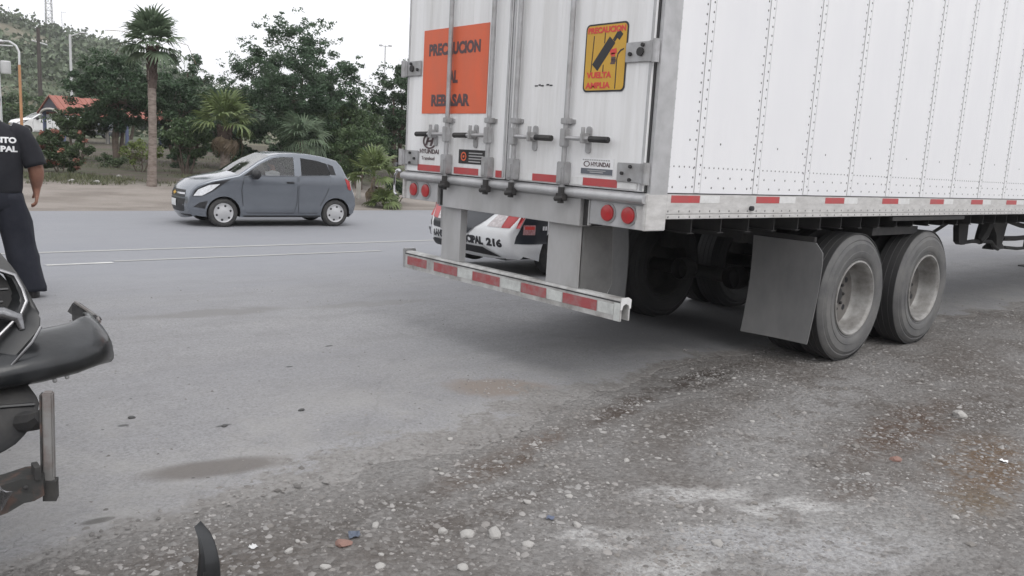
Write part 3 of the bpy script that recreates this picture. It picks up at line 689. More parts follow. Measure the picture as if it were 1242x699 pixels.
# light boxes with round lamps
for s in (0, 1):
    f = (lambda y: y) if s == 0 else (lambda y: W-y)
    def yb(a, b): return (min(f(a), f(b)), max(f(a), f(b)))
    y0, y1 = yb(.015, .445)
    lb = MB().box(-.15, -.02, y0, y1, 1.093, 1.236, .003).build('lamp_box', MT['alu'], T)
    y0, y1 = yb(.015, .075); MB().box(-.153, -.1515, y0, y1, 1.095, 1.23).build('corner_cap', MT['alu_rail'], lb)
    y0, y1 = yb(-.014, .013); MB().box(-.172, .0115, y0, y1, 1.093, 1.305, .005).build('corner_cap', MT['alu_rail'], lb)
    y0, y1 = yb(.447, .518); MB().box(-.13, -.03, y0, y1, 1.075, 1.236).build('bracket', MT['chassis'], lb)
    y0, y1 = yb(.445, .452); MB().box(-.157, -.131, y0, y1, 1.08, 1.232).build('bracket', MT['post_grey'], lb)
    for y in (.128, .292):
        MB().disc((-.1505, f(y), 1.170), .062, 'x', 24, -.006).build('lamp_bezel', MT['galv'], lb, True)
        ln = MB(); ln.lathe([(-.008, .050), (-.016, .047), (-.020, .03), (-.021, .0001)], (-.1505, f(y), 1.170), 'x', 24); ln.build('tail_light', MT['lamp_red'], lb, True)
# doors: four panels of print and hardware each
XD = -.175
VX = (0, -1, 0); VZ = (0, 0, 1)
def on_door(parent, name, m, y1, y0, z0, z1, off=.001, th=.0015, bev=0):      # y1 = left (larger y)
    return MB().box(XD-off-th, XD-off, y0, y1, z0, z1, bev).build(name, m, parent)
def round_rect(y1, y0, z0, z1, r, n=5):
    P = []
    for (cy, cz, a0) in ((y0+r, z0+r, 180), (y1-r, z0+r, 270), (y1-r, z1-r, 0), (y0+r, z1-r, 90)):
        for k in range(n+1):
            a = R(a0+90*k/n); P.append((cy+r*math.cos(a), cz+r*math.sin(a)))
    return P
def plate(parent, name, m, pts, off, th=.0015):
    return MB().prism([(XD-off, y, z) for y, z in pts], None, (-th, 0, 0)).build(name, m, parent)
doors = {}
for nm, y0, y1 in (('r', .02, 1.228), ('l', 1.246, 2.47)):
    d = MB().box(XD, XD+.06, y0, y1, 1.312, 3.98, .004).build('door', MT['door_white'], T)
    d['label'] = 'right door with yellow turning sign' if nm == 'r' else 'left door with orange overtaking sign'
    doors[nm] = d
    fr = MB()
    fr.box(XD-.004, XD-.0005, y0+.004, y0+.022, 1.32, 3.97).box(XD-.004, XD-.0005, y1-.022, y1-.004, 1.32, 3.97)
    fr.build('edge_trim', MT['alu'], d)
MB().box(XD+.01, XD+.055, 1.2285, 1.2455, 1.315, 3.98).build('door_gasket', MT['dark_gap'], T)
MB().box(XD+.012, -.1105, .0125, .0195, 1.315, 3.98).build('door_gasket', MT['dark_gap'], T); MB().box(XD+.012, -.1105, W-.0195, W-.0125, 1.315, 3.98).build('door_gasket', MT['dark_gap'], T)
# faint vertical corrugation of the door skins
for d, y0, y1 in ((doors['r'], .05, 1.2), (doors['l'], 1.27, 2.44)):
    rb = MB()
    for k in range(7):
        y = y0 + (k+.5)*(y1-y0)/7
        rb.box(XD-.0012, XD-.0002, y-.02, y+.02, 1.40, 3.95)
    rb.build('door_rib', MT['door_white'], d)
# hinges
for z in (2.085, 1.415, 2.95, 3.7):
    for d, f in ((doors['r'], lambda y: y), (doors['l'], lambda y: W-y)):
        ya, yb2 = sorted((f(.03), f(.215)))
        h = MB().box(XD-.014, XD-.0045, ya, yb2, z-.055, z+.055, .003).build('hinge', MT['galv'], d)
        b = MB()
        b.tube([(XD-.018, f(-.012), z-.062), (XD-.018, f(-.012), z+.062)], .021, 12)
        ya, yb2 = sorted((f(-.012), f(.035))); b.box(XD-.022, XD-.0055, ya, yb2, z-.056, z+.056)
        b.build('hinge_pin', MT['galv'], h, True)
        for yy, zz, rr in ((.10, 0, .024), (.175, -.01, .011), (.085, .036, .011)) if z > 1.5 else ((.11, .035, .010), (.17, -.005, .010), (.11, -.04, .010)):
            b = MB(); b.disc((XD-.0142, f(yy), z+zz), rr, 'x', 12, -.012); b.build('bolt', MT['chassis'], h)
# lock rods, keepers and handles
for y, d, sg in ((1.878, 'l', 1), (1.395, 'l', 1), (1.122, 'r', -1), (.640, 'r', -1)):
    D = doors[d]
    rod = MB().tube([(XD-.035, y, 1.27), (XD-.035, y, 3.97)], .0165, 12).build('lock_rod', MT['galv'], D, True)
    k = MB()
    for z in (1.70, 2.75, 3.5):
        k.box(XD-.058, XD-.001, y-.028, y+.028, z-.018, z+.018, .004); k.box(XD-.012, XD-.001, y-.05, y+.05, z-.012, z+.012)
    k.build('rod_guide', MT['galv'], D)
    k = MB(); k.box(XD-.062, XD-.001, y-.036, y+.036, 1.318, 1.455, .006); k.box(XD-.070, XD-.02, y-.02, y+.02, 1.33, 1.42, .004)
    k.build('lower_keeper', MT['galv'], D)
    k = MB(); k.box(XD-.06, XD-.01, y-.03, y+.03, 1.215, 1.262, .004); k.tube([(XD-.05, y-.035, 1.235), (XD-.055, y+.035, 1.225)], .016, 8); k.tube([(XD-.04, y, 1.20), (XD-.04, y, 1.30)], .02, 8)
    k.build('cam_lock', MT['chassis'], D)
    # handle
    h = MB(); h.tube([(XD-.045, y, 1.60), (XD-.05, y+sg*.08, 1.598), (XD-.05, y+sg*.27, 1.596)], .013, 8); h.box(XD-.062, XD-.02, y-.025, y+.025, 1.545, 1.655, .005)
    hd = h.build('handle', MT['galv'], D, True)
    MB().tube([(XD-.05, y+sg*.225, 1.5965), (XD-.05, y+sg*.375, 1.594)], .0185, 8).build('grip', MT['matte_black'], hd, True)
    k = MB(); yy = y+sg*.175
    k.prism([(XD-.001, yy+a, 1.597+b) for a, b in round_rect(.022, -.022, -.085, .075, .02)], None, (-.01, 0, 0)); k.box(XD-.075, XD-.011, yy-.012, yy+.012, 1.57, 1.63, .004); k.tube([(XD-.06, yy, 1.62), (XD-.06, yy, 1.665)], .012, 8)
    k.build('latch', MT['galv'], D)
# reflective tape along the foot of the doors
for y1, y0, d in ((2.285, 1.985, 'l'), (1.815, 1.525, 'l'), (1.335, 1.27, 'l'), (1.205, 1.145, 'r'), (.955, .69, 'r'), (.492, .212, 'r')):
    on_door(doors[d], 'red_reflector', MT['red_tape'], y1, y0, 1.322, 1.368, .0045)
for y1, y0, d in ((1.984, 1.925, 'l'), (1.524, 1.45, 'l'), (1.08, .956, 'r'), (.59, .493, 'r'), (.211, .06, 'r')):
    on_door(doors[d], 'white_reflector', MT['white_tape'], y1, y0, 1.322, 1.368, .0045)
# orange overtaking sign
sg = on_door(doors['l'], 'overtaking_sign', MT['orange'], 2.258, 1.475, 1.749, 2.355, .002, .002)
text('PRECAUCION', (XD-.0045, 2.185, 2.165), VX, VZ, .088, .62, MT['ink'], sg, .05)
text('AL', (XD-.0045, 1.925, 1.965), VX, VZ, .088, .11, MT['ink'], sg, .05)
text('REBASAR', (XD-.0045, 2.135, 1.80), VX, VZ, .088, .47, MT['ink'], sg, .05)
# yellow wide-turn sign
sy = plate(doors['r'], 'turning_sign', MT['black'], round_rect(.548, .212, 1.873, 2.263, .03), .002, .002)
plate(sy, 'sign_face', MT['yellow'], round_rect(.538, .222, 1.883, 2.253, .024), .0041, .001)
def glyph(pts, m, name='pictogram'):
    plate(sy, name, m, [(.548-u*.336, 1.873+v*.39) for u, v in pts], .0052, .001)
def rot_rect(cx, cy, w, h, a):
    c, s = math.cos(a), math.sin(a); return [(cx+(x*c-y*s)/.336, cy+(x*s+y*c)/.39) for x, y in ((-w/2,-h/2),(w/2,-h/2),(w/2,h/2),(-w/2,h/2))]
glyph(rot_rect(.46, .555, .060, .200, R(-40)), MT['black']); glyph(rot_rect(.80, .815, .045, .042, R(-40)), MT['black']); glyph(rot_rect(.71, .765, .022, .03, R(-40)), MT['black'])
glyph(rot_rect(.195, .545, .006, .22, R(-3)), MT['black']); glyph(rot_rect(.47, .83, .006, .045, 0), MT['black']); glyph(rot_rect(.47, .745, .006, .03, 0), MT['black']); glyph(rot_rect(.47, .335, .006, .05, 0), MT['black'])
glyph([(.93, .62), (.85, .60), (.79, .55), (.77, .47), (.77, .04), (.79, .04), (.79, .47), (.81, .53), (.86, .575), (.93, .60)], MT['black'])
glyph(rot_rect(.69, .58, .05, .03, R(10)), MT['sign_red']); glyph(rot_rect(.69, .535, .03, .02, 0), MT['sign_red']); glyph(rot_rect(.70, .48, .034, .018, 0), MT['ink']); glyph(rot_rect(.705, .445, .036, .016, 0), MT['ink']); glyph(rot_rect(.69, .41, .036, .01, 0), MT['ink'])
text('PRECAUCION', (XD-.0055, .530, 2.208), VX, VZ, .036, .30, MT['sign_red'], sy, .045)
text('VUELTA', (XD-.0055, .520, 1.952), VX, VZ, .036, .20, MT['sign_red'], sy, .045)
text('AMPLIA', (XD-.0055, .525, 1.893), VX, VZ, .036, .20, MT['sign_red'], sy, .045)
# maker's marks
def ring(parent, yc, zc, ry, rz, w, m, off=.0025):
    V = []; F = []; n = 40
    for k in range(n):
        t = 2*math.pi*k/n
        for q in (1, 1-w):
            V.append((XD-off, yc+ry*q*math.cos(t), zc+rz*q*math.sin(t))); V.append((XD-off-.0015, yc+ry*q*math.cos(t), zc+rz*q*math.sin(t)))
    for k in range(n):
        a, b = 4*k, 4*((k+1) % n); F += [(a+1, b+1, b+3, a+3), (a, b, b+1, a+1), (a+2, a+3, b+3, b+2)]
    return link_mesh('emblem', V, F, m, parent)
DL, DR = doors['l'], doors['r']
ring(DL, 2.14, 1.545, .088, .058, .2, MT['ink'])
for pts in ([(2.200, 1.532), (2.174, 1.532), (2.140, 1.600), (2.166, 1.600)], [(2.138, 1.530), (2.112, 1.530), (2.078, 1.598), (2.104, 1.598)], [(2.172, 1.556), (2.118, 1.560), (2.108, 1.575), (2.162, 1.571)]):
    plate(DL, 'emblem', MT['ink'], [(a, b-.02) for a, b in pts], .0027, .0015)
text('HYUNDAI', (XD-.003, 2.265, 1.452), VX, VZ, .034, .25, MT['ink'], DL, .02)
text('Translead', (XD-.003, 2.24, 1.405), VX, VZ, .026, .17, MT['ink'], DL, .0)
bp = on_door(DL, 'notice_plate', MT['matte_black'], 1.765, 1.452, 1.398, 1.497, .002)
ring(bp, 1.705, 1.448, .032, .032, .3, MT['orange'], .0042)
MB().box(XD-.0055, XD-.0042, 1.695, 1.715, 1.44, 1.456).build('emblem', MT['orange'], bp)
for k, (a, b) in enumerate(((1.645, 1.49), (1.645, 1.48), (1.645, 1.475), (1.645, 1.51))): MB().box(XD-.0048, XD-.0036, b, a, 1.474-k*.02-.004, 1.474-k*.02+.004).build('print_line', MT['seam_grey'], bp)
nw = on_door(DR, 'maker_sticker', MT['white_print'], .52, .252, 1.388, 1.488, .002)
text('HYUNDAI', (XD-.0042, .435, 1.437), VX, VZ, .027, .155, MT['ink'], nw, .02)
ring(nw, .470, 1.451, .026, .017, .25, MT['ink'], .0042)
for k in range(12): MB().box(XD-.0048, XD-.0036, .506-k*.019-.013, .506-k*.019, 1.472, 1.479).build('print_line', MT['seam_grey'], nw)
gp = MB().box(XD-.0052, XD-.0036, .256, .516, 1.391, 1.425).build('sticker_band', mat('slate_band', (.12, .13, .15), .5), nw)
MB().box(XD-.0062, XD-.0053, .33, .44, 1.400, 1.406).build('print_line', MT['seam_grey'], gp)
MB().box(XD-.0062, XD-.0053, .31, .46, 1.411, 1.416).build('print_line', MT['seam_grey'], gp)
sm_ = MB()
for k, (a, b) in enumerate(((.985, .955), (.95, .93), (.925, .90), (.875, .85), (.845, .82))): sm_.box(XD-.0024, XD-.001, b, a, 1.918+.004*(k % 2), 1.926+.005*(k % 2))
sm_.build('scuff_mark', MT['black'], DR)
# chained hooks at the left end of the sill
hk = MB(); hk.tube([(-.19, 2.545, 1.31), (-.2, 2.57, 1.27), (-.2, 2.578, 1.19), (-.2, 2.57, 1.13), (-.2, 2.545, 1.115)], .010, 8); hk.tube([(-.19, 2.5, 1.30), (-.2, 2.53, 1.312), (-.2, 2.55, 1.30)], .012, 8)
hk.box(-.215, -.185, 2.54, 2.585, 1.335, 1.37, .006)
hk.build('door_hook', MT['chrome'], T, True)
# under-ride guard
def cbar():
    prof = [(-.12, .655), (-.12, .530), (-.108, .530), (-.108, .60), (-.100, .628), (-.078, .640), (-.055, .628), (-.047, .60), (-.047, .530), (-.035, .530), (-.035, .645), (-.045, .662), (-.06, .668), (-.108, .668)]
    b = MB(); n = len(prof)
    V = [(x, .165, z) for x, z in prof] + [(x, 2.525, z) for x, z in prof]
    b.add(V, [(i, (i+1) % n, n+(i+1) % n, n+i) for i in range(n)] + [tuple(range(n))[::-1], tuple(range(n, 2*n))]); return b
guard = cbar().build('rear_guard', MT['guard_white'], T); guard['label'] = 'dirty white channel bar with red and white tape hung low under the doors'
tp = [(2.47, 2.20, 0), (2.10, 1.80, 0), (1.79, 1.62, 1), (1.61, 1.30, 0), (1.28, 1.08, 1), (1.07, .82, 0), (.81, .67, 1), (.66, .36, 0), (.35, .22, 1)]
for a, b, w in tp:
    MB().box(-.1225, -.1203, b, a, .562, .628).build('white_reflector' if w else 'red_reflector', MT['white_tape_worn'] if w else MT['red_tape_worn'], guard)
MB().box(-.1215, -.1202, .17, 2.52, .643, .651).build('edge_line', MT['dark_gap'], guard)
MB().box(-.1225, -.1205, .168, .215, .53, .64).build('white_reflector', MT['white_tape_worn'], guard); MB().prism([(-.123, 0, .60), (-.120, 0, .672), (-.06, 0, .674), (-.03, 0, .66), (-.032, 0, .605), (-.046, 0, .605), (-.052, 0, .625), (-.078, 0, .636), (-.102, 0, .625), (-.109, 0, .60)], None, (0, .004, 0)).build('end_plate', MT['white_tape'], guard).location = (0, .1605, 0)
MB().box(-.125, -.02, 2.50, 2.54, .53, .685, .006).build('end_plate', MT['galv'], guard)
for y0, y1 in ((.545, .845), (1.80, 2.03)):
    b = MB()
    for yy in ((y0, y1-.012) if y0 < 1 else ()):
        b.prism([(-.103, yy, .669), (.16, yy, .60), (.205, yy, .68), (.175, yy, 1.062), (-.103, yy, 1.062)], None, (0, .012, 0))
    b.box(-.108, -.096, y0, y1, .6695, 1.066)
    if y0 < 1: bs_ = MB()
    if y0 < 1: bs_.prism([(-.095, y0-.004, .675), (.155, y0-.004, .61), (.20, y0-.004, .68), (.17, y0-.004, 1.06), (-.095, y0-.004, 1.06)], None, (0, .003, 0)); bs_.build('post_side_shade', MT['side_shade'], T)  # thin dark sheet laid on the post side as painted shade
    if y0 > 1: b.box(-.095, -.05, y0, y0+.012, .67, 1.066).box(-.095, -.05, y1-.012, y1, .67, 1.066)
    b.build('guard_post', MT['post_grey'], T)
MB().box(.19, .20, 2.22, 2.47, .845, 1.05).build('bracket', MT['post_grey'], T)
# mud flaps
def flap(f, name='mud_flap'):
    pts = [(.59, .965), (.06, .955), (.0, .89), (.012, .60), (.035, .30), (.045, .192), (.63, .182), (.605, .60)]
    V = []; F = []; n = len(pts)
    def xo(y, z): return 1.845 + .03*math.sin((z-.2)*4) + .025*math.sin(y*5)*(1-z) 
    rowsz = np.linspace(0, 1, 12); V = []
    for i, v in enumerate(rowsz):
        z = .187 + v*.775
        l = .62 - .03*v; r = .042 - .045*min(1, v/.88)
        if v > .9: r = r + (v-.9)*.62
        for u in np.linspace(0, 1, 8):
            y = l + (r-l)*u; V.append((xo(y, z), f(y), z + (1-v)*.012*(u)))
    k = 8; nb = len(V)
    V2 = [(x+.008, y, z) for x, y, z in V]
    F = []
    for i in range(11):
        for j in range(7):
            a = i*k+j; F.append((a, a+1, a+k+1, a+k)); F.append((nb+a, nb+a+k, nb+a+k+1, nb+a+1))
    rim_ = [j for j in range(8)] + [i*k+7 for i in range(1, 12)] + [11*k+j for j in range(6, -1, -1)] + [i*k for i in range(10, 0, -1)]
    for q in range(len(rim_)):
        a, b = rim_[q], rim_[(q+1) % len(rim_)]; F.append((a, b, nb+b, nb+a))
    o = MB().add(V+V2, F).build(name, MT['flap'], T); shade(o); return o
flap(lambda y: y); flap(lambda y: W-y)
MB().box(1.86, 1.89, .08, .95, .965, 1.0).build('flap_hanger', MT['chassis'], T); MB().box(1.86, 1.89, 1.54, 2.41, .965, 1.0).build('flap_hanger', MT['chassis'], T)
# bogie
bg_ = MB()
for y in (.72, 1.68): bg_.box(1.9, 4.4, y, y+.09, .88, 1.057)
for x in (2.0, 3.05, 4.15): bg_.box(x, x+.12, .81, 1.68, .90, 1.04)
for x in (2.40, 3.64): bg_.box(x-.06, x+.2, .60, .72, .70, .90); bg_.box(x-.06, x+.2, 1.77, 1.9, .70, .90)
bg_.box(2.78, 3.60, .10, .70, .99, 1.055)
bg_.build('bogie_frame', MT['chassis'], T)
MB().box(2.88, 4.3, -.004, .03, 1.118, 1.150).build('slider_rail', MT['chassis'], T)
def tyre_prof(w, r):     # along axis 0..w
    return [(.02, .285), (.008, .31), (.005, .317), (.009, .320), (.003, .326), (0, .36), (-.001, .372), (.003, .375), (.003, .40), (.004, .432), (.008, .435), (.012, .45), (.018, .455), (.016, .465), (.035, r-.018), (.05, r-.004), (.075, r), (w-.075, r), (w-.05, r-.004), (w-.035, r-.018), (w-.018, .465), (w-.004, .42), (w, .36), (w-.008, .31), (w-.02, .285)]
def truck_wheel(y, x, flip, outer=True):
    r = .5085; w = .275
    f = (lambda h: h) if not flip else (lambda h: w-h)
    P = tyre_prof(w, r)
    ty = MB(); ty.lathe([(f(h), q) for h, q in P], (x, y, r), 'y', 56)
    tread = MB()
    o = ty.build('tyre', MT['rubber_wall'] if outer and y < 1 else MT['rubber'], T, True)  # inner and far tyres use darker rubber as painted under-trailer shade
    td = MB()
    for (a, b2) in ((.04, .082), (.09, .133), (.142, .185), (.193, .235)):
        td.lathe([(f(a), r-.003), (f(a), r+.004), (f(b2), r+.004), (f(b2), r-.003)], (x, y, r), 'y', 56)
    td.build('tread', MT['rubber'], o, True)
    ri = MB()
    ri.lathe([(f(.012), .300), (f(.004), .300), (f(.002), .288), (f(.014), .276), (f(.03), .268), (f(.12), .262), (f(.165), .246), (f(.185), .22)], (x, y, r), 'y', 48)
    ri.lathe([(f(w-.012), .300), (f(w-.002), .288), (f(w-.03), .268), (f(.20), .255), (f(.195), .10)], (x, y, r), 'y', 48)
    rd = MB(); rd.lathe([(f(.165), .246), (f(.179), .215), (f(.175), .165), (f(.179), .148), (f(.182), .10), (f(.182), .001)], (x, y, r), 'y', 32)
    rr = ri.build('rim', MT['rim'] if outer and y < 1 else MT['rim_shade'], o, True)
    rd.build('wheel_disc', MT['disc'] if outer and y < 1 else MT['rim_shade'], o, True)
    if outer:
        hu = MB(); hu.lathe([(f(.182), .085), (f(.165), .075), (f(.145), .062), (f(.14), .05), (f(.14), .001)], (x, y, r), 'y', 24)
        for k in range(10):
            t = 2*math.pi*k/10; hu.lathe([(f(.181), .013), (f(.165), .013), (f(.16), .008), (f(.16), .0001)], (x+.122*math.cos(t), y, r+.122*math.sin(t)), 'y', 8)
        hu.build('hub', MT['chassis'], o, True)
        wd = MB()
        for k in range(5):
            t = 2*math.pi*(k+.5)/5; wd.lathe([(f(.177), .024), (f(.173), .022), (f(.173), .0001)], (x+.19*math.cos(t), y, r+.19*math.sin(t)), 'y', 12)
        wd.build('hand_hole', MT['black'], o)
    return o
for x in (2.475, 3.72):
    truck_wheel(.02, x, False); truck_wheel(.315, x, True, False)
    truck_wheel(W-.295, x, True); truck_wheel(W-.59, x, False, False)
    MB().tube([(x, .2, .5085), (x, W-.2, .5085)], .065, 12).build('axle', MT['chassis'], T, True)
    for yy in (.95, 1.5): bc = MB(); bc.lathe([(0, .09), (.02, .1), (.12, .1), (.14, .08), (.2, .06)], (x-.35, yy, .55), 'x', 16); bc.build('brake_chamber', MT['chassis'], T, True)
# carrier rack and stays hung under the floor ahead of the wheels
rk = MB()
rk.prism([(5.72, .58, 1.15), (5.97, .58, 1.15), (5.99, .58, .93), (6.0, .58, .80), (5.95, .58, .765), (5.86, .58, .765), (5.78, .58, .80), (5.73, .58, .95)], None, (0, .06, 0))
rk.tube([(5.93, .60, .785), (6.2, .60, .795), (6.45, .60, .785), (6.75, .6, .775), (6.9, .6, .70), (7.0, .6, .68)], .022, 8)
rk.tube([(6.60, .6, 1.15), (6.55, .6, 1.0), (6.47, .6, .87), (6.38, .6, .79)], [.09, .085, .075, .05], 8)
rk.build('carrier_rack', MT['chassis'], T, True)
lg = MB()
lg.prism([(6.72, .6, 1.15), (7.30, .6, 1.15), (7.18, .6, .95), (7.12, .6, .74), (7.2, .6, .70), (7.22, .6, .675), (6.85, .6, .675), (6.86, .6, .70), (6.95, .6, .73), (6.9, .6, .85), (6.78, .6, .95)], None, (0, .12, 0))
lg.build('support_leg', MT['chassis'], T)
MB().tube([(7.15, .62, .80), (7.6, .62, .79), (8.3, .62, .80)], .03, 8).tube([(7.2, .62, 1.02), (7.7, .62, .95), (8.4, .62, .9)], .03, 8).tube([(7.25, .62, .69), (7.7, .62, .66), (8.3, .62, .66)], .02, 8).box(8.3, 8.42, .55, .75, .62, 1.15).build('leg_brace', MT['chassis'], T, True)
MB().tube([(5.10, .6, .905), (5.75, .6, 1.09)], .017, 8).build('stay_rod', MT['chassis'], T, True)
for y in (.45, 1.9):
    l = MB(); l.box(12.6, 12.75, y, y+.15, .25, 1.15); l.box(12.5, 12.85, y-.06, y+.21, .005, .03); l.box(12.64, 12.71, y+.04, y+.11, .03, .26)
    l.build('landing_leg', MT['chassis'], T)

# ------------------------------------------------------------------ passenger cars
def in_poly(px, py, poly):
    px, py = np.asarray(px), np.asarray(py); c = np.zeros(px.shape, bool); n = len(poly); j = n-1
    for i in range(n):
        xi, yi = poly[i]; xj, yj = poly[j]
        if yi != yj: c ^= ((yi > py) != (yj > py)) & (px < (xj-xi)*(py-yi)/(yj-yi)+xi)
        j = i
    return c

class CarShape:
    def __init__(s, prof, L, hw, zb, tumble, lf, af, lr, ar, r, bulge, low=.4):
        s.P = prof; s.L, s.hw, s.zb, s.tumble, s.lf, s.af, s.lr, s.ar, s.r, s.bulge, s.low = L, hw, zb, tumble, lf, af, lr, ar, r, bulge, low
        i0 = max(range(len(prof)), key=lambda i: prof[i][1]); s.top = i0
    def W(s, x, z):
        fx = min(1, max(0, 1-x/s.lf)); rx = min(1, max(0, 1-(s.L-x)/s.lr))
        w = s.hw*(1-s.af*fx**2.3)*(1-s.ar*rx**2.3)
        if z > s.zb: w -= s.tumble*(z-s.zb)**1.1
        if z < s.low: w -= .22*(s.low-z)
        w += .012*math.exp(-((z-s.zb+.12)/.06)**2) - .010*math.exp(-((z-.48)/.08)**2)
        return w
    def side(s, x, z, off, sg): return (x, sg*(s.W(x, z)+off), z)
    def end_x(s, z, y, rear):
        pts = s.P[s.top:] if rear else s.P[:s.top+1][::-1]
        x = pts[-1][0]
        for (xa, za), (xb, zb2) in zip(pts, pts[1:]):
            if min(za, zb2) <= z <= max(za, zb2) and za != zb2: x = xa+(xb-xa)*(z-za)/(zb2-za); break
        w = s.W(x, z); b = s.bulge[-1] if rear else s.bulge[0]; sg = 1 if rear else -1
        q = min(1, abs(y)/max(.01, w-s.r)); x += sg*b*(1-q*q)
        e = abs(y)-(w-s.r)
        if e > 0: x -= sg*s.r*(1-math.sqrt(max(0, 1-min(1, e/s.r)**2)))
        return x

def tri_region(outer, holes, step, extra=()):
    """constrained triangulation of a 2d region with interior points"""
    V = []; E = []
    for poly in [outer] + list(holes) + list(extra):
        n0 = len(V); pts = []
        for (a, b) in zip(poly, poly[1:]+poly[:1]):
            d = math.hypot(b[0]-a[0], b[1]-a[1]); k = max(1, int(d/step))
            for q in range(k): pts.append((a[0]+(b[0]-a[0])*q/k, a[1]+(b[1]-a[1])*q/k))
        V += pts; n = len(pts); E += [(n0+i, n0+(i+1) % n) for i in range(n)]
    xs = [p[0] for p in outer]; zs_ = [p[1] for p in outer]
    for x in np.arange(min(xs)+step/2, max(xs), step):
        for z in np.arange(min(zs_)+step/2, max(zs_), step): V.append((x, z))
    v, e, f, *_ = delaunay_2d_cdt([Vector(p) for p in V], E, [], 0, 1e-5)
    P = np.array([(p.x, p.y) for p in v]); F = np.array([t for t in f if len(t) == 3]); C = P[F].mean(1)
    keep = in_poly(C[:, 0], C[:, 1], outer)
    return P, F[keep], C[keep]

def car_wheel(car, x, y, r, sg, cap_m, holes=6, w=.18):
    b = MB(); f = lambda h: sg*h
    b.lathe([(f(-w), r*.66), (f(-w), r*.9), (f(-w+.03), r), (f(-.03), r), (f(-.004), r*.92), (f(.004), r*.80), (f(-.006), r*.68)], (x, y, r), 'y', 32)
    o = b.build('tyre', MT['rubber_car'], car, True)
    b = MB(); b.lathe([(f(-.008), r*.69), (f(.004), r*.66), (f(-.004), r*.60), (f(.0), r*.45), (f(.016), r*.25), (f(.02), r*.12), (f(.02), .0001)], (x, y, r), 'y', 32)
    h = b.build('hubcap', cap_m, o, True)
    b = MB()
    for k in range(holes):
        t = 2*math.pi*k/holes+.3; b.ellipsoid((x+r*.49*math.cos(t), y+f(.0), r+r*.49*math.sin(t)), (r*.085, .006, r*.085), 10, 6)
    b.build('hubcap_hole', MT['black'], h)
    return o

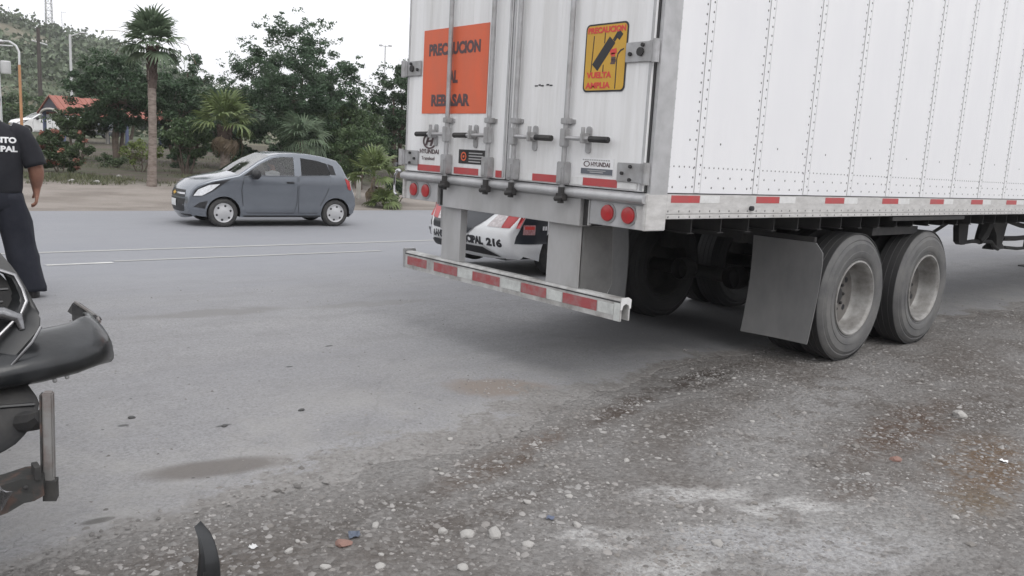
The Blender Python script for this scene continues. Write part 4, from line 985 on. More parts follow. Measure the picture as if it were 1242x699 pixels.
def build_car(name, label, cat, S, loc, rotz, body_m, axles, wr, windows, door_polys, tags, sill=.20, step=.075, group=None, glass='glass_tint', front_glass='glass_clear', cap='hubcap', hole_mesh=True):
    car = thing(name, label, cat, loc, rotz, group)
    n = len(S.P); N = []
    for i in range(n):
        a = Vector(S.P[max(0, i-1)]); b = Vector(S.P[min(n-1, i+1)]); d = (b-a).normalized(); N.append(Vector((d.y, -d.x)))   # inward (path runs front-bottom over roof to rear-bottom)
    Q = [Vector(S.P[i])+N[i]*S.r for i in range(n)]
    wq = [S.W(q.x, q.y) for q in Q]
    # the skin that runs over bonnet, screens, roof and bumpers
    lat = 8; rows = []
    for i in range(n):
        w = wq[i]; P = Vector(S.P[i]); row = []
        for a in (0, 30, 60): row.append((P+N[i]*S.r*(1-math.sin(R(a))), w-S.r*(1-math.cos(R(a)))))
        for k in range(lat+1): 
            t = 1-2*k/lat; row.append((P - N[i]*S.bulge[i]*(1-t*t), (w-S.r)*t))
        for a in (60, 30, 0): row.append((P+N[i]*S.r*(1-math.sin(R(a))), -(w-S.r*(1-math.cos(R(a))))))
        rows.append([(p.x, y, p.y) for p, y in row])
    K = len(rows[0]); parts = {'body': [], 'windscreen': [], 'rear_window': []}
    for i in range(n-1):
        for j in range(K-1):
            q = [rows[i][j], rows[i][j+1], rows[i+1][j+1], rows[i+1][j]]
            tg = tags[i] if 3 <= j < K-4 else 'body'
            parts[tg if tg in parts else 'body'].append(q)
    body = MB()
    for q in parts['body']: body.add(q, [(0, 1, 2, 3)])
    # the flanks
    outer = [(q.x, q.y) for q in Q]
    ra = wr*1.16
    bot = []
    for ax in sorted(axles, reverse=True):
        h = sill-wr; dx = math.sqrt(max(0, ra*ra-h*h)); a0 = math.atan2(h, dx)
        bot += [(ax+ra*math.cos(t), wr+ra*math.sin(t)) for t in np.linspace(a0, math.pi-a0, 15)]
    outer = outer + [p for p in bot]
    P2, F2, C2 = tri_region(outer, windows, step, door_polys)
    hole = np.zeros(len(F2), bool)
    for wpoly in windows: hole |= in_poly(C2[:, 0], C2[:, 1], wpoly)
    cls = np.zeros(len(F2), int)
    for k, dp in enumerate(door_polys): cls[in_poly(C2[:, 0], C2[:, 1], dp)] = k+1
    cls[hole] = -1
    for sg in (1, -1):
        V = [S.side(x, z, 0, sg) for x, z in P2]
        body.add(V, F2[cls == 0].tolist())
    bo = body.build('body', body_m, car, True)
    for tg, m in (('windscreen', MT['screen']), ('rear_window', MT['glass_dark'])):
        if parts[tg]:
            b = MB()
            for q in parts[tg]: b.add(q, [(0, 1, 2, 3)])
            b.build(tg, m, car, True)
    def panel(poly, m, nm, parent, off, sg, st=None):
        p, f, c = tri_region(poly, [], st or step)
        b = MB(); b.add([S.side(x, z, off, sg) for x, z in p], f.tolist()); o = b.build(nm, m, parent, True); return o
    car_sides = {}
    for sg in (1, -1):
        for k, dp in enumerate(door_polys):
            ff = F2[cls == k+1]; b = MB(); b.add([S.side(x, z, .001, sg) for x, z in P2], ff.tolist())
            d = b.build('door', body_m, car, True)
            bm = bmesh.new(); bm.from_mesh(d.data); bmesh.ops.delete(bm, geom=[v for v in bm.verts if not v.link_faces], context='VERTS'); bm.to_mesh(d.data); bm.free()
            # the shut line round the door
            b = MB(); m_ = len(dp); cx = sum(p[0] for p in dp)/m_; cz = sum(p[1] for p in dp)/m_
            o2 = []
            for i in range(m_):
                a = Vector(dp[i-1]); c = Vector(dp[i]); e = Vector(dp[(i+1) % m_]); t = (e-a).normalized(); nn = Vector((-t.y, t.x))
                if nn.dot(Vector((cx, cz))-c) < 0: nn = -nn
                o2.append((c, c+nn*.012))
            for i in range(m_):
                (a, a2), (c, c2) = o2[i], o2[(i+1) % m_]; kk = max(1, int((c-a).length/.1))
                for q in range(kk):
                    u, v = q/kk, (q+1)/kk
                    b.add([S.side(*(a.lerp(c, u)), .003, sg), S.side(*(a.lerp(c, v)), .003, sg), S.side(*(a2.lerp(c2, v)), .003, sg), S.side(*(a2.lerp(c2, u)), .003, sg)], [(0,1,2,3)])
            b.build('door_seam', MT['car_trim'], d)
            car_sides[(k, sg)] = d
        for wi, wpoly in enumerate(windows):
            panel(wpoly, MT[front_glass if wi == 0 else glass], 'window', car, -.006, sg)
        # arch liners
        b = MB()
        for ax in axles:
            ts = np.linspace(-.2, math.pi+.2, 16)
            for t0, t1 in zip(ts, ts[1:]):
                q = []
                for t, dy in ((t0, 0), (t1, 0), (t1, .28), (t0, .28)):
                    x, z = ax+ra*math.cos(t), wr+ra*math.sin(t); q.append((x, sg*(S.W(x, max(z, sill))-.004-dy), z))
                b.add(q, [(0,1,2,3)])
        b.build('arch_liner', MT['car_trim'], car)
        for ax in axles: car_wheel(car, ax, sg*(S.hw-.035), wr, sg, MT[cap])
    hw = S.hw
    b = MB(); b.box(.12, S.L-.12, -hw+.32, hw-.32, sill-.01, .55); b.box(axles[0]+ra+.02, axles[1]-ra-.02, -hw+.07, hw-.07, sill-.005, .62); b.build('underbody', MT['car_trim'], car)
    b = MB()
    sx = axles[0]+1.25
    for y in (-.36, .36):
        b.box(sx, sx+.14, y-.22, y+.22, .5, 1.08, .04); b.box(sx-.42, sx+.05, y-.22, y+.22, .45, .62, .04); b.box(sx+.02, sx+.12, y-.11, y+.11, 1.1, 1.28, .03)
    b.box(sx+.80, sx+.92, -hw+.2, hw-.2, .5, 1.05, .04); b.box(sx-.95, sx-.70, -hw+.15, hw-.15, .70, .96, .04)
    b.build('interior', MT['interior'], car)
    st_ = MB(); n2 = 20; cx, cy, cz = sx-.55, (.36), .98
    st_.tube([(cx+.05*math.sin(2*math.pi*k/n2), cy+.17*math.cos(2*math.pi*k/n2), cz+.16*math.sin(2*math.pi*k/n2)) for k in range(n2+1)], .012, 6); 
    return car, panel, car_sides, bo

def end_patch(S, poly, m, nm, parent, rear, off=.006, step=.05):
    """a panel lying on the nose or tail; poly in (y, z)"""
    p, f, c = tri_region(poly, [], step); sg = 1 if rear else -1
    return MB().add([(S.end_x(z, y, rear)+sg*off, y, z) for y, z in p], f.tolist()).build(nm, m, parent, True)
def rect(a, b, c, d): return [(a, c), (b, c), (b, d), (a, d)]
def mirror_box(b, x, y, z, sg):
    b.ellipsoid((x, sg*y, z), (.09, .12, .10), 12, 8)

HATCH = [(.10,.20),(.03,.29),(.0,.42),(.015,.58),(.06,.72),(.16,.83),(.42,.93),(.72,1.0),(.95,1.05),(1.14,1.18),(1.36,1.33),(1.60,1.45),(1.82,1.50),(2.1,1.52),(2.45,1.51),(2.8,1.465),(3.06,1.40),(3.17,1.28),(3.27,1.07),(3.34,.96),(3.43,.80),(3.51,.62),(3.53,.45),(3.48,.29),(3.38,.20)]
HT = ['body']*8+['windscreen']*3+['body']*5+['rear_window']*2+['body']*6
HB = [.10]*5+[.09,.06,.04,.05]+[.06,.05,.04]+[.025]*5+[.03,.04]+[.06]*6
H_WIN = [[(1.02,1.015),(1.2,1.05),(1.6,1.055),(2.10,1.06),(2.10,1.435),(1.86,1.435),(1.66,1.40),(1.42,1.29),(1.22,1.16)],
         [(2.25,1.065),(2.87,1.085),(2.90,1.12),(2.82,1.33),(2.62,1.385),(2.25,1.43)]]
H_DOOR = [[(1.12,.28),(2.10,.28),(2.165,.5),(2.17,1.05),(1.30,1.045),(1.05,1.005),(1.00,.75),(1.03,.45)],
          [(2.19,.28),(2.62,.28),(2.68,.45),(2.78,.62),(2.86,.8),(2.90,1.07),(2.19,1.05)]]
def hatchback(loc, rotz, label, paint, plate=True, group=None):
    S = CarShape(HATCH, 3.53, .80, 1.0, .26, .75, .20, .45, .13, .045, HB)
    car, panel, doors_, bo = build_car('hatchback_car', label, 'car', S, loc, rotz, paint, (.66, 3.03), .285, H_WIN, H_DOOR, HT, group=group)
    for sg in (1, -1):
        hl = panel([(.08,.60),(.26,.61),(.46,.72),(.66,.87),(.80,.96),(.52,.905),(.28,.82),(.13,.725)], MT['car_trim'], 'headlight', car, .004, sg, .04)
        panel([(.10,.615),(.25,.62),(.43,.73),(.58,.86),(.38,.835),(.18,.735)], MT['headlamp'], 'headlamp_lens', hl, .010, sg, .04)
        panel([(.10,.40),(.30,.36),(.36,.52),(.22,.49)], MT['car_trim'], 'fog_recess', car, .004, sg, .04)
        panel([(3.30,.80),(3.38,.78),(3.33,.98),(3.22,1.04)], MT['lamp_red'], 'tail_light', car, .006, sg, .04)
        panel([(2.90,1.10),(3.02,1.10),(2.96,1.29),(2.84,1.33)], MT['car_trim'], 'quarter_trim', car, .003, sg, .04)
        d = doors_[(0, sg)]
        hb = MB(); w = S.W(2.02, .94); hb.box(1.93, 2.09, min(sg*(w+.004), sg*(w+.03)), max(sg*(w+.004), sg*(w+.03)), .90, .935, .008); hb.build('handle', MT['car_trim'], d)
        mb = MB(); w = S.W(1.30, 1.05); mirror_box(mb, 1.27, w+.10, 1.07, sg); mb.tube([(1.27, sg*w, 1.02), (1.27, sg*(w+.1), 1.04)], .025, 6); mb.build('mirror', MT['car_trim'], d, True)
        panel([(1.02,1.02),(1.20,1.055),(1.235,1.16)], MT['car_trim'], 'corner_trim', d, .004, sg, .04)
        sd = panel(rect(1.05, 2.68, .205, .235), MT['car_trim'], 'side_skirt', car, .005, sg, .1)
        panel([(1.25,.40),(2.1,.425),(2.60,.52),(2.15,.445),(1.3,.415)], MT['car_trim'], 'crease', d, .002, sg, .1) if False else None
    gr = end_patch(S, [(-.52,.575),(.52,.575),(.48,.715),(-.48,.715)], MT['car_trim'], 'upper_grille', car, False)
    end_patch(S, rect(-.50, .50, .625, .66), MT['chrome'], 'grille_bar', gr, False, .012); end_patch(S, [(-.10,.61),(.02,.61),(.02,.628),(.10,.628),(.10,.657),(-.02,.657),(-.02,.675),(-.10,.675)] if False else [(-.09,.625),(-.03,.625),(-.03,.605),(.03,.605),(.03,.625),(.09,.625),(.09,.66),(.03,.66),(.03,.68),(-.03,.68),(-.03,.66),(-.09,.66)], MT['yellow'], 'emblem', gr, False, .02, .03)
    lg_ = end_patch(S, [(-.46,.26),(.46,.26),(.52,.54),(-.52,.54)], MT['car_trim'], 'lower_grille', car, False)
    if plate: end_patch(S, rect(-.17, .17, .38, .52), MT['plate'], 'licence_plate', lg_, False, .02)
    b = MB()
    for y in np.linspace(-.12, .12, 2): pass
    end_patch(S, rect(-.62, .62, .20, .235), MT['car_trim'], 'front_lip', car, False, .02)
    rg = MB().tube([(1.66, 0, 1.465), (1.60, 0, 1.52)], .006, 6); rg.build('aerial', MT['car_trim'], car)
    return car, S
chevy, S_h = hatchback((1.93, 13.95, gz(3.6, 13.5)+.008), R(-5.0), 'metallic grey five-door hatchback driving past on the far side of the road', MT['car_grey'])

SEDAN = [(.12,.22),(.03,.32),(.0,.46),(.03,.62),(.10,.76),(.30,.86),(.75,.95),(1.12,1.01),(1.40,1.19),(1.70,1.36),(1.98,1.46),(2.4,1.49),(2.85,1.485),(3.25,1.45),(3.52,1.39),(3.70,1.20),(3.86,1.00),(3.93,.90),(3.985,.76),(4.06,.64),(4.10,.56),(4.09,.43),(4.06,.33),(4.0,.27),(3.95,.235)]
ST = ['body']*7+['windscreen']*3+['body']*4+['rear_window']*2+['body']*8
SB = [.08]*7+[.05]*3+[.03]*5+[.05]*2+[.06]*8
S_WIN = [[(1.28,1.03),(2.28,1.05),(2.28,1.41),(2.0,1.41),(1.75,1.33)], [(2.40,1.05),(3.10,1.07),(3.14,1.12),(3.05,1.36),(2.85,1.40),(2.40,1.415)]]
S_DOOR = [[(1.32,.30),(2.30,.30),(2.34,.5),(2.34,1.04),(1.25,1.02),(1.22,.7)], [(2.37,.30),(2.85,.30),(2.95,.5),(3.08,.72),(3.14,1.06),(2.37,1.04)]]
S_p = CarShape(SEDAN, 4.10, .955, 1.0, .30, .8, .18, .36, .17, .05, SB)
ZPOL = gz(3.2, 4.8)+.008
pol, ppanel, pdoors, pbo = build_car('patrol_car', 'white and black municipal traffic patrol car parked on the road behind the trailer guard', 'car', S_p, (2.575+4.16, 5.285, ZPOL), math.pi, MT['car_white'], (.82, 3.34), .30, S_WIN, S_DOOR, ST, glass='glass_dark', front_glass='glass_dark', sill=.21)
for sg in (1, -1):
    tl = ppanel([(4.0,.63),(4.03,.63),(3.985,.76),(3.945,.90),(3.91,.90),(3.96,.76)], MT['lamp_red'], 'tail_light', pol, .006, sg, .03)
    end_patch(S_p, [(.42,.61),(.66,.61),(.72,.88),(.60,.88)] if sg > 0 else [(-.66,.61),(-.42,.61),(-.60,.88),(-.72,.88)], MT['lamp_clear'], 'reversing_lens', tl, True, .012, .018)
    end_patch(S_p, [(.665,.61),(.93,.625),(.93,.88),(.725,.88)] if sg > 0 else [(-.93,.625),(-.665,.61),(-.725,.88),(-.93,.88)], MT['lamp_red'], 'red_lens', tl, True, .013, .018)
    ppanel([(3.60,.43),(4.035,.43),(4.02,.52),(3.96,.68),(3.90,.82),(3.80,.90),(3.60,.92)], MT['car_black'], 'black_wrap', pol, .004, sg, .04)
    bk = ppanel([(1.25,.32),(3.0,.34),(3.10,.68),(3.14,1.0),(1.25,.97)], MT['car_black'], 'black_wrap', pol, .005, sg, .08)
    sk = ppanel(rect(3.80, 3.955, .545, .665), mat('sticker_pink', (.50, .32, .33), .5, scale=40, c2=(.30, .09, .09)), 'sticker', pol, .007, sg, .04)
    ppanel(rect(3.815, 3.94, .61, .65), MT['sign_red'], 'sticker_band', sk, .009, sg, .04)
    for q in range(3): ppanel(rect(3.575+.04*q, 3.605+.04*q, .60, .65), MT['white_print'], 'unit_mark', pol, .008, sg, .04)
tg_ = end_patch(S_p, [(-.88,.50),(.05,.475),(.36,.67),(.56,.86),(.52,1.36),(-.52,1.36),(-.60,.93),(-.88,.75)], MT['car_black'], 'tailgate', pol, True, .012, .05)
end_patch(S_p, rect(-.15, .15, .97, 1.11), MT['plate'], 'licence_plate', tg_, True, .018, .05)
end_patch(S_p, [(-.90,.238),(.60,.238),(.52,.28),(.38,.345),(-.72,.345),(-.86,.29)], MT['car_trim'], 'bumper_shade_patch', pol, True, .035, .05)  # dark patch laid on for the tyre and shade under the bumper
def curved_text(body, y0, z0, h, w):
    o = text(body, (0, y0, z0), (0,1,0), (0,0,1), h, w, MT['black'], pol, .065)
    me = o.data; bm = bmesh.new(); bm.from_mesh(me); bmesh.ops.subdivide_edges(bm, edges=[e for e in bm.edges if e.calc_length() > .05], cuts=2)
    for v in bm.verts: v.co.x = S_p.end_x(v.co.z, v.co.y, True) + .005 + v.co.x
    bm.to_mesh(me); bm.free()
curved_text('Y', -.945, .362, .105, .055); curved_text('TRANSITO', -.855, .362, .105, .53); curved_text('MUNICIPAL', -.26, .364, .105, .62); curved_text('216', .42, .366, .105, .27)
lb_ = MB().box(2.35, 2.65, -.55, .55, 1.52, 1.62, .03); lbo = lb_.build('light_bar', MT['lamp_red'], pol); lb_ = MB().box(2.34, 2.66, -.56, -.0, 1.515, 1.625, .03); lb_.build('blue_lens', mat('blue_lens', (.05, .09, .5), .2, coat=.4), lbo)
for y in (-.5, .5): MB().box(2.45, 2.55, y-.03, y+.03, 1.47, 1.52).build('light_bar_foot', MT['car_trim'], pol)
ex = MB().tube([(3.6, -.45, .24), (4.07, -.45, .23)], .03, 10); ex.build('exhaust', MT['galv'], pol, True)

# parked cars by the park, far off
for k, (x, y, lab, m, rz) in enumerate(((8.1, 58.5, 'white hatchback parked by the red roofed shelter, half behind the small round tree', MT['car_white'], .15), (11.0, 57.8, 'dark car with white roof glare parked right of the white hatchback by the shelter', MT['car_grey'], .2))):
    hatchback((x-1.7, y, gz(x, y)), rz, lab, m)

# ------------------------------------------------------------------ people
def skin_body(name, joints, edges_, m, parent, sub=2):
    """joints: name -> (pos, radius or (rx, ry)); first joint is the root"""
    names = list(joints); idx = {k: i for i, k in enumerate(names)}
    me = bpy.data.meshes.new(name); me.from_pydata([joints[k][0] for k in names], [(idx[a], idx[b]) for a, b in edges_], []); me.update()
    o = bpy.data.objects.new(name, me); COL.objects.link(o)
    md = o.modifiers.new('skin', 'SKIN'); md.use_smooth_shade = True; md.branch_smoothing = .6
    if not me.skin_vertices:
        bpy.context.view_layer.objects.active = o
    sv = me.skin_vertices[0].data
    for k in names:
        r = joints[k][1]; sv[idx[k]].radius = (r, r) if not isinstance(r, tuple) else r
        sv[idx[k]].use_root = (k == names[0])
    s2 = o.modifiers.new('sub', 'SUBSURF'); s2.levels = sub; s2.render_levels = sub
    bpy.context.view_layer.update()
    dg = bpy.context.evaluated_depsgraph_get(); nm = bpy.data.meshes.new_from_object(o.evaluated_get(dg)); nm.name = name
    o.modifiers.clear(); o.data = nm; nm.materials.clear(); nm.materials.append(m)
    nm.polygons.foreach_set('use_smooth', [True]*len(nm.polygons))
    if parent is not None: o.parent = parent
    return o

def ring_pts(c, a, b, n=20, yaw=0.0, tilt=(0, 0), p=2.4):
    out = []; c = Vector(c)
    for k in range(n):
        t = 2*math.pi*k/n; ct, st_ = math.cos(t), math.sin(t)
        x = a*abs(ct)**(2/p)*(1 if ct >= 0 else -1); y = b*abs(st_)**(2/p)*(1 if st_ >= 0 else -1)
        xx = x*math.cos(yaw)-y*math.sin(yaw); yy = x*math.sin(yaw)+y*math.cos(yaw)
        out.append(c+Vector((xx, yy, xx*tilt[0]+yy*tilt[1])))
    return out
def wrinkle(o, amp, sc_, seed=3):
    me = o.data; bm = bmesh.new(); bm.from_mesh(me); bmesh.ops.subdivide_edges(bm, edges=bm.edges[:], cuts=1, use_grid_fill=True); bmesh.ops.recalc_face_normals(bm, faces=bm.faces); bm.normal_update()
    P = np.array([v.co for v in bm.verts]); n = fbm(P[:, 0]*sc_+P[:, 1]*sc_+7, P[:, 2]*sc_*1.6, 3, seed)-.45
    for v, q in zip(bm.verts, n): v.co += v.normal*amp*q
    bm.to_mesh(me); bm.free(); me.polygons.foreach_set('use_smooth', [True]*len(me.polygons))

def hand_joints(J, E, wrist, pre, side, down=Vector((0,0,-1)), fw=Vector((0,1,0))):
    """palm and five curled fingers below a hanging wrist"""
    out = Vector((side, 0, 0)); w = Vector(wrist)
    J[pre+'palm'] = (tuple(w+down*.05), (.030, .054)); J[pre+'knk'] = (tuple(w+down*.09), (.025, .052)); E += [(pre+'wrist', pre+'palm'), (pre+'palm', pre+'knk')]
    for k, (o_, l) in enumerate(((.038, .072), (.013, .082), (-.013, .076), (-.037, .060))):
        a = w+down*.098+fw*o_; b = a+down*l*.5+out*-.004; c = b+down*l*.32-out*.018; d = c+down*l*.12-out*.022
        for q, p, r in (('a', a, .0135), ('b', b, .0125), ('c', c, .011), ('d', d, .009)): J[f'{pre}f{k}{q}'] = (tuple(p), r)
        E += [(pre+'knk', f'{pre}f{k}a'), (f'{pre}f{k}a', f'{pre}f{k}b'), (f'{pre}f{k}b', f'{pre}f{k}c'), (f'{pre}f{k}c', f'{pre}f{k}d')]
    a = w+down*.035+fw*.035-out*.008; b = w+down*.075+fw*.052-out*.02; c = w+down*.105+fw*.048-out*.03
    for q, p, r in (('a', a, .014), ('b', b, .011), ('c', c, .009)): J[f'{pre}t{q}'] = (tuple(p), r)
    E += [(pre+'palm', pre+'ta'), (pre+'ta', pre+'tb'), (pre+'tb', pre+'tc')]

def officer():
    # burly, about 1.8 m tall
    # stands with his back to us, feet apart; local +Y is the way he faces
    p = thing('person', 'person seen from behind in black short-sleeved uniform shirt and dark trousers, standing on the road', 'person', (-2.535, 5.41, gz(-2.46, 5.42)+.008), R(-10)); p.scale = (1.045, 1.045, 1.045)
    J = {'hip': ((0, 0, .95), .13), 'waist': ((0, .0, 1.08), .135), 'chest': ((0, 0, 1.28), .145), 'upper': ((0, -.01, 1.42), .10), 'neck': ((0, 0, 1.50), .062), 'neck2': ((0, .015, 1.55), .060),
         'skull': ((0, .02, 1.64), (.080, .096)), 'crown': ((0, .015, 1.70), (.066, .082)), 'nose': ((0, .118, 1.625), .014), 'chin': ((0, .09, 1.565), .03)}
    E = [('hip', 'waist'), ('waist', 'chest'), ('chest', 'upper'), ('upper', 'neck'), ('neck', 'neck2'), ('neck2', 'skull'), ('skull', 'crown'), ('skull', 'nose'), ('neck2', 'chin')]
    for s, n in ((1, 'r'), (-1, 'l')):
        J[n+'ear'] = ((s*.088, .01, 1.63), (.012, .024)); E.append(('skull', n+'ear'))
        J[n+'sh'] = ((s*.185, -.01, 1.40), .07); J[n+'elb'] = ((s*.318, -.03, 1.15), .066); J[n+'fore'] = ((s*.328, .01, 1.07), .066); J[n+'wrist'] = ((s*.322, .085, .955), .047)
        E += [('upper', n+'sh'), (n+'sh', n+'elb'), (n+'elb', n+'fore'), (n+'fore', n+'wrist')]
        hand_joints(J, E, (s*.322, .085, .955), n, s)
        J[n+'th'] = ((s*.12, 0, .85), .085); J[n+'kn'] = ((s*.21, .02, .49), .058); J[n+'an'] = ((s*.275, -.01, .10), .045); J[n+'toe'] = ((s*.29, .12, .04), .035)
        E += [('hip', n+'th'), (n+'th', n+'kn'), (n+'kn', n+'an'), (n+'an', n+'toe')]
    b = skin_body('body', J, E, MT['skin'], p)
    sh = MB()
    sh.loft([ring_pts((0, 0, z), a, b2, 24) for z, a, b2 in ((.90, .215, .160), (.95, .225, .172), (1.05, .228, .178), (1.17, .238, .178), (1.28, .246, .172), (1.36, .244, .155), (1.42, .222, .13), (1.46, .165, .105), (1.495, .090, .080), (1.505, .080, .074))])
    so = sh.build('shirt', MT['shirt'], p); wrinkle(so, .020, 7)
    for s in (1, -1):
        sl = MB(); path = [((s*.14, -.01, 1.415), .088), ((s*.215, -.01, 1.385), .096), ((s*.265, -.018, 1.30), .092), ((s*.302, -.025, 1.20), .090), ((s*.322, -.03, 1.135), .088)]
        sl.tube([q for q, r in path], [r for q, r in path], 16); so2 = sl.build('sleeve', MT['shirt'], so); wrinkle(so2, .016, 9, 5)
    from mathutils.bvhtree import BVHTree
    bm = bmesh.new(); bm.from_mesh(so.data); bv = BVHTree.FromBMesh(bm); bm.free()
    for body_, x_, z_, w_ in (('TRANSITO', -.135, 1.322, .325), ('MUNICIPAL', -.165, 1.250, .36)):
        t = text(body_, (x_, -.3, z_), (1,0,0), (0,0,1), .050, w_, MT['white_print'], so, .05)
        bm = bmesh.new(); bm.from_mesh(t.data); bmesh.ops.subdivide_edges(bm, edges=[e for e in bm.edges if e.calc_length() > .012], cuts=1)
        for v in bm.verts:
            h = bv.ray_cast(Vector((v.co.x, -1, v.co.z)), Vector((0, 1, 0)))
            if h[0] is not None: v.co.y = h[0].y - .004 + (v.co.y+.3)
        bm.to_mesh(t.data); bm.free()
    tr = MB()
    tr.loft([ring_pts((0, 0, z), a, b2, 24) for z, a, b2 in ((1.0, .205, .152), (.94, .215, .162), (.86, .222, .164), (.80, .215, .15), (.76, .19, .13))])
    to = tr.build('trousers', MT['trousers'], p); wrinkle(to, .015, 7)
    for s in (1, -1):
        lg2 = MB(); lg2.loft([ring_pts((s*x, y, z), a, b2, 18, 0, (0, 0)) for x, y, z, a, b2 in ((.105, 0, .90, .115, .145), (.115, 0, .80, .128, .145), (.145, .005, .66, .130, .138), (.178, .015, .50, .128, .128), (.205, .005, .36, .122, .122), (.232, -.005, .22, .116, .118), (.250, -.005, .13, .114, .12), (.258, 0, .065, .116, .125))])
        lo = lg2.build('trouser_leg', MT['trousers'], to); wrinkle(lo, .045, 7, 11)
        bt = MB(); bt.loft([ring_pts((s*.262, y, z), a, b2, 16) for y, z, a, b2 in ((.045, .0, .055, .145), (.045, .03, .057, .148), (.035, .06, .052, .135), (.0, .09, .048, .085), (-.01, .14, .046, .062))])
        bt.build('boot', MT['boot'], p, True)
    be = MB(); be.loft([ring_pts((0, 0, z), a, b2, 24) for z, a, b2 in ((.945, .212, .162), (.985, .212, .162))]); be.build('belt', MT['boot'], p)
    hr = MB(); hr.ellipsoid((0, .005, 1.675), (.088, .100, .085), 20, 12); ho = hr.build('hair', MT['hair'], p, True)
    bm = bmesh.new(); bm.from_mesh(ho.data); bmesh.ops.delete(bm, geom=[v for v in bm.verts if v.co.z < 1.60 or (v.co.y > .05 and v.co.z < 1.68)], context='VERTS'); bm.to_mesh(ho.data); bm.free()
    for s in (1, -1): MB().ellipsoid((s*.032, .103, 1.645), (.014, .008, .009), 10, 6).build('eye', MT['white_print'], p)
    MB().ellipsoid((0, .108, 1.583), (.026, .008, .008), 10, 6).build('mouth', MT['stone_red'], p)
officer()

def driver():
    # sits in the hatchback; local frame of the car: nose towards -x
    c = chevy.matrix_basis
    p = thing('person', 'person in pale clothing driving the grey hatchback, a white cloth at the window', 'person', (c @ Vector((1.76, -.38, .32))), chevy.rotation_euler.z)
    J = {'hip': ((.0, 0, .33), .13), 'chest': ((.02, 0, .65), .14), 'neck': ((.02, 0, .84), .05), 'skull': ((-.01, 0, .96), (.085, .075)), 'crown': ((-.005, 0, 1.03), .07), 'nose': ((-.10, 0, .95), .012)}
    E = [('hip', 'chest'), ('chest', 'neck'), ('neck', 'skull'), ('skull', 'crown'), ('skull', 'nose')]
    for s, n in ((1, 'l'), (-1, 'r')):
        J[n+'sh'] = ((.0, s*.17, .74), .06); J[n+'el'] = ((-.12, s*.24, .52), .045); J[n+'wr'] = ((-.36, s*.15, .66), .03); J[n+'ha'] = ((-.43, s*.14, .69), .032)
        J[n+'kn'] = ((-.42, s*.12, .35), .075); J[n+'ft'] = ((-.62, s*.12, .03), .05); J[n+'pelv'] = ((-.05, s*.1, .31), .09)
        E += [('chest', n+'sh'), (n+'sh', n+'el'), (n+'el', n+'wr'), (n+'wr', n+'ha'), ('hip', n+'pelv'), (n+'pelv', n+'kn'), (n+'kn', n+'ft')]
        for k in range(4):
            J[f'{n}f{k}'] = ((-.47, s*(.12+.015*k), .70), .009); E.append((n+'ha', f'{n}f{k}'))
        J[n+'tm'] = ((-.45, s*.10, .715), .01); E.append((n+'ha', n+'tm'))
    skin_body('body', J, E, MT['skin'], p, 1)
    sh = MB(); sh.loft([ring_pts((.01+.02*(z-.3), 0, z), a, b2, 18) for z, a, b2 in ((.24, .17, .20), (.5, .16, .21), (.66, .15, .225), (.76, .11, .20), (.82, .06, .07))]); sh.build('shirt', mat('pale_shirt', (.55, .45, .44), .9), p, True)
    MB().ellipsoid((.012, 0, 1.005), (.092, .083, .08), 14, 8).build('hair', MT['hair'], p, True)
driver()
c = chevy.matrix_basis
cl = MB(); rr = random.Random(4)
V = []; F = []
for i in range(7):
    for j in range(7): V.append((1.55+i*.05, -.66-.03*math.sin(i*1.3+j)+.01*j, 1.02+j*.022-(i-3)**2*.004+rr.uniform(-.008,.008)))
V2 = [(x, y-.012, z) for x, y, z in V]
for i in range(6):
    for j in range(6):
        a = i*7+j; F += [(a, a+1, a+8, a+7), (49+a, 49+a+7, 49+a+8, 49+a+1)]
o = link_mesh('cloth', V+V2, F, MT['white_cloth'], None, True); o.matrix_basis = c.copy(); tag(o, 'crumpled white cloth in front of the driver of the grey hatchback', 'cloth')

# ------------------------------------------------------------------ wrecked pickup whose torn front end reaches into the left of the picture
wk = thing('pickup_truck', 'wrecked black pickup with its front torn open, grille and bumper hanging off', 'pickup', (-4.35, 2.3, gz(-4.35, 2.3)))
WO = Vector((4.35, -2.3, -gz(-4.35, 2.3)))
def wp(*p): return tuple(Vector(p)+WO)
def wps(l): return [wp(*p) for p in l]
back = Vector((-.03, .06, 0))
def slab(mb, outer, inner, th):
    """flat frame with a hole, thickness th away from the viewer"""
    n = len(outer); O = [Vector(p) for p in outer]; I = [Vector(p) for p in inner]; t = Vector(th)
    V = O + I + [p+t for p in O] + [p+t for p in I]; F = []
    for i in range(n):
        j = (i+1) % n; F += [(i, j, n+j, n+i), (2*n+i, 3*n+i, 3*n+j, 2*n+j), (i, 2*n+i, 2*n+j, j), (n+i, n+j, 3*n+j, 3*n+i)]
    mb.add(V, F)
out_ = [(-3.338,-.177,1.110), (-3.304,-.219,1.056), (-3.280,-.250,1.000), (-3.252,-.293,.922), (-3.262,-.330,.890), (-3.379,-.351,.762), (-3.62,-.37,.52), (-3.76,-.27,.72), (-3.74,-.17,1.02), (-3.52,-.13,1.145)]
inn_ = [(-3.375,-.190,1.062), (-3.318,-.222,1.040), (-3.303,-.240,1.000), (-3.297,-.258,.965), (-3.315,-.272,.930), (-3.40,-.30,.852), (-3.60,-.33,.62), (-3.70,-.27,.74), (-3.69,-.19,.98), (-3.52,-.165,1.09)]
b = MB(); slab(b, wps(out_), wps(inn_), (-.02, .07, .01)); gf = b.build('grille_frame', MT['gloss_black'], wk); 
bm = bmesh.new(); bm.from_mesh(gf.data); bmesh.ops.bevel(bm, geom=bm.edges[:], offset=.008, segments=2, affect='EDGES'); bm.to_mesh(gf.data); bm.free(); shade(gf)
f_ = Vector((.006, -.018, .004))
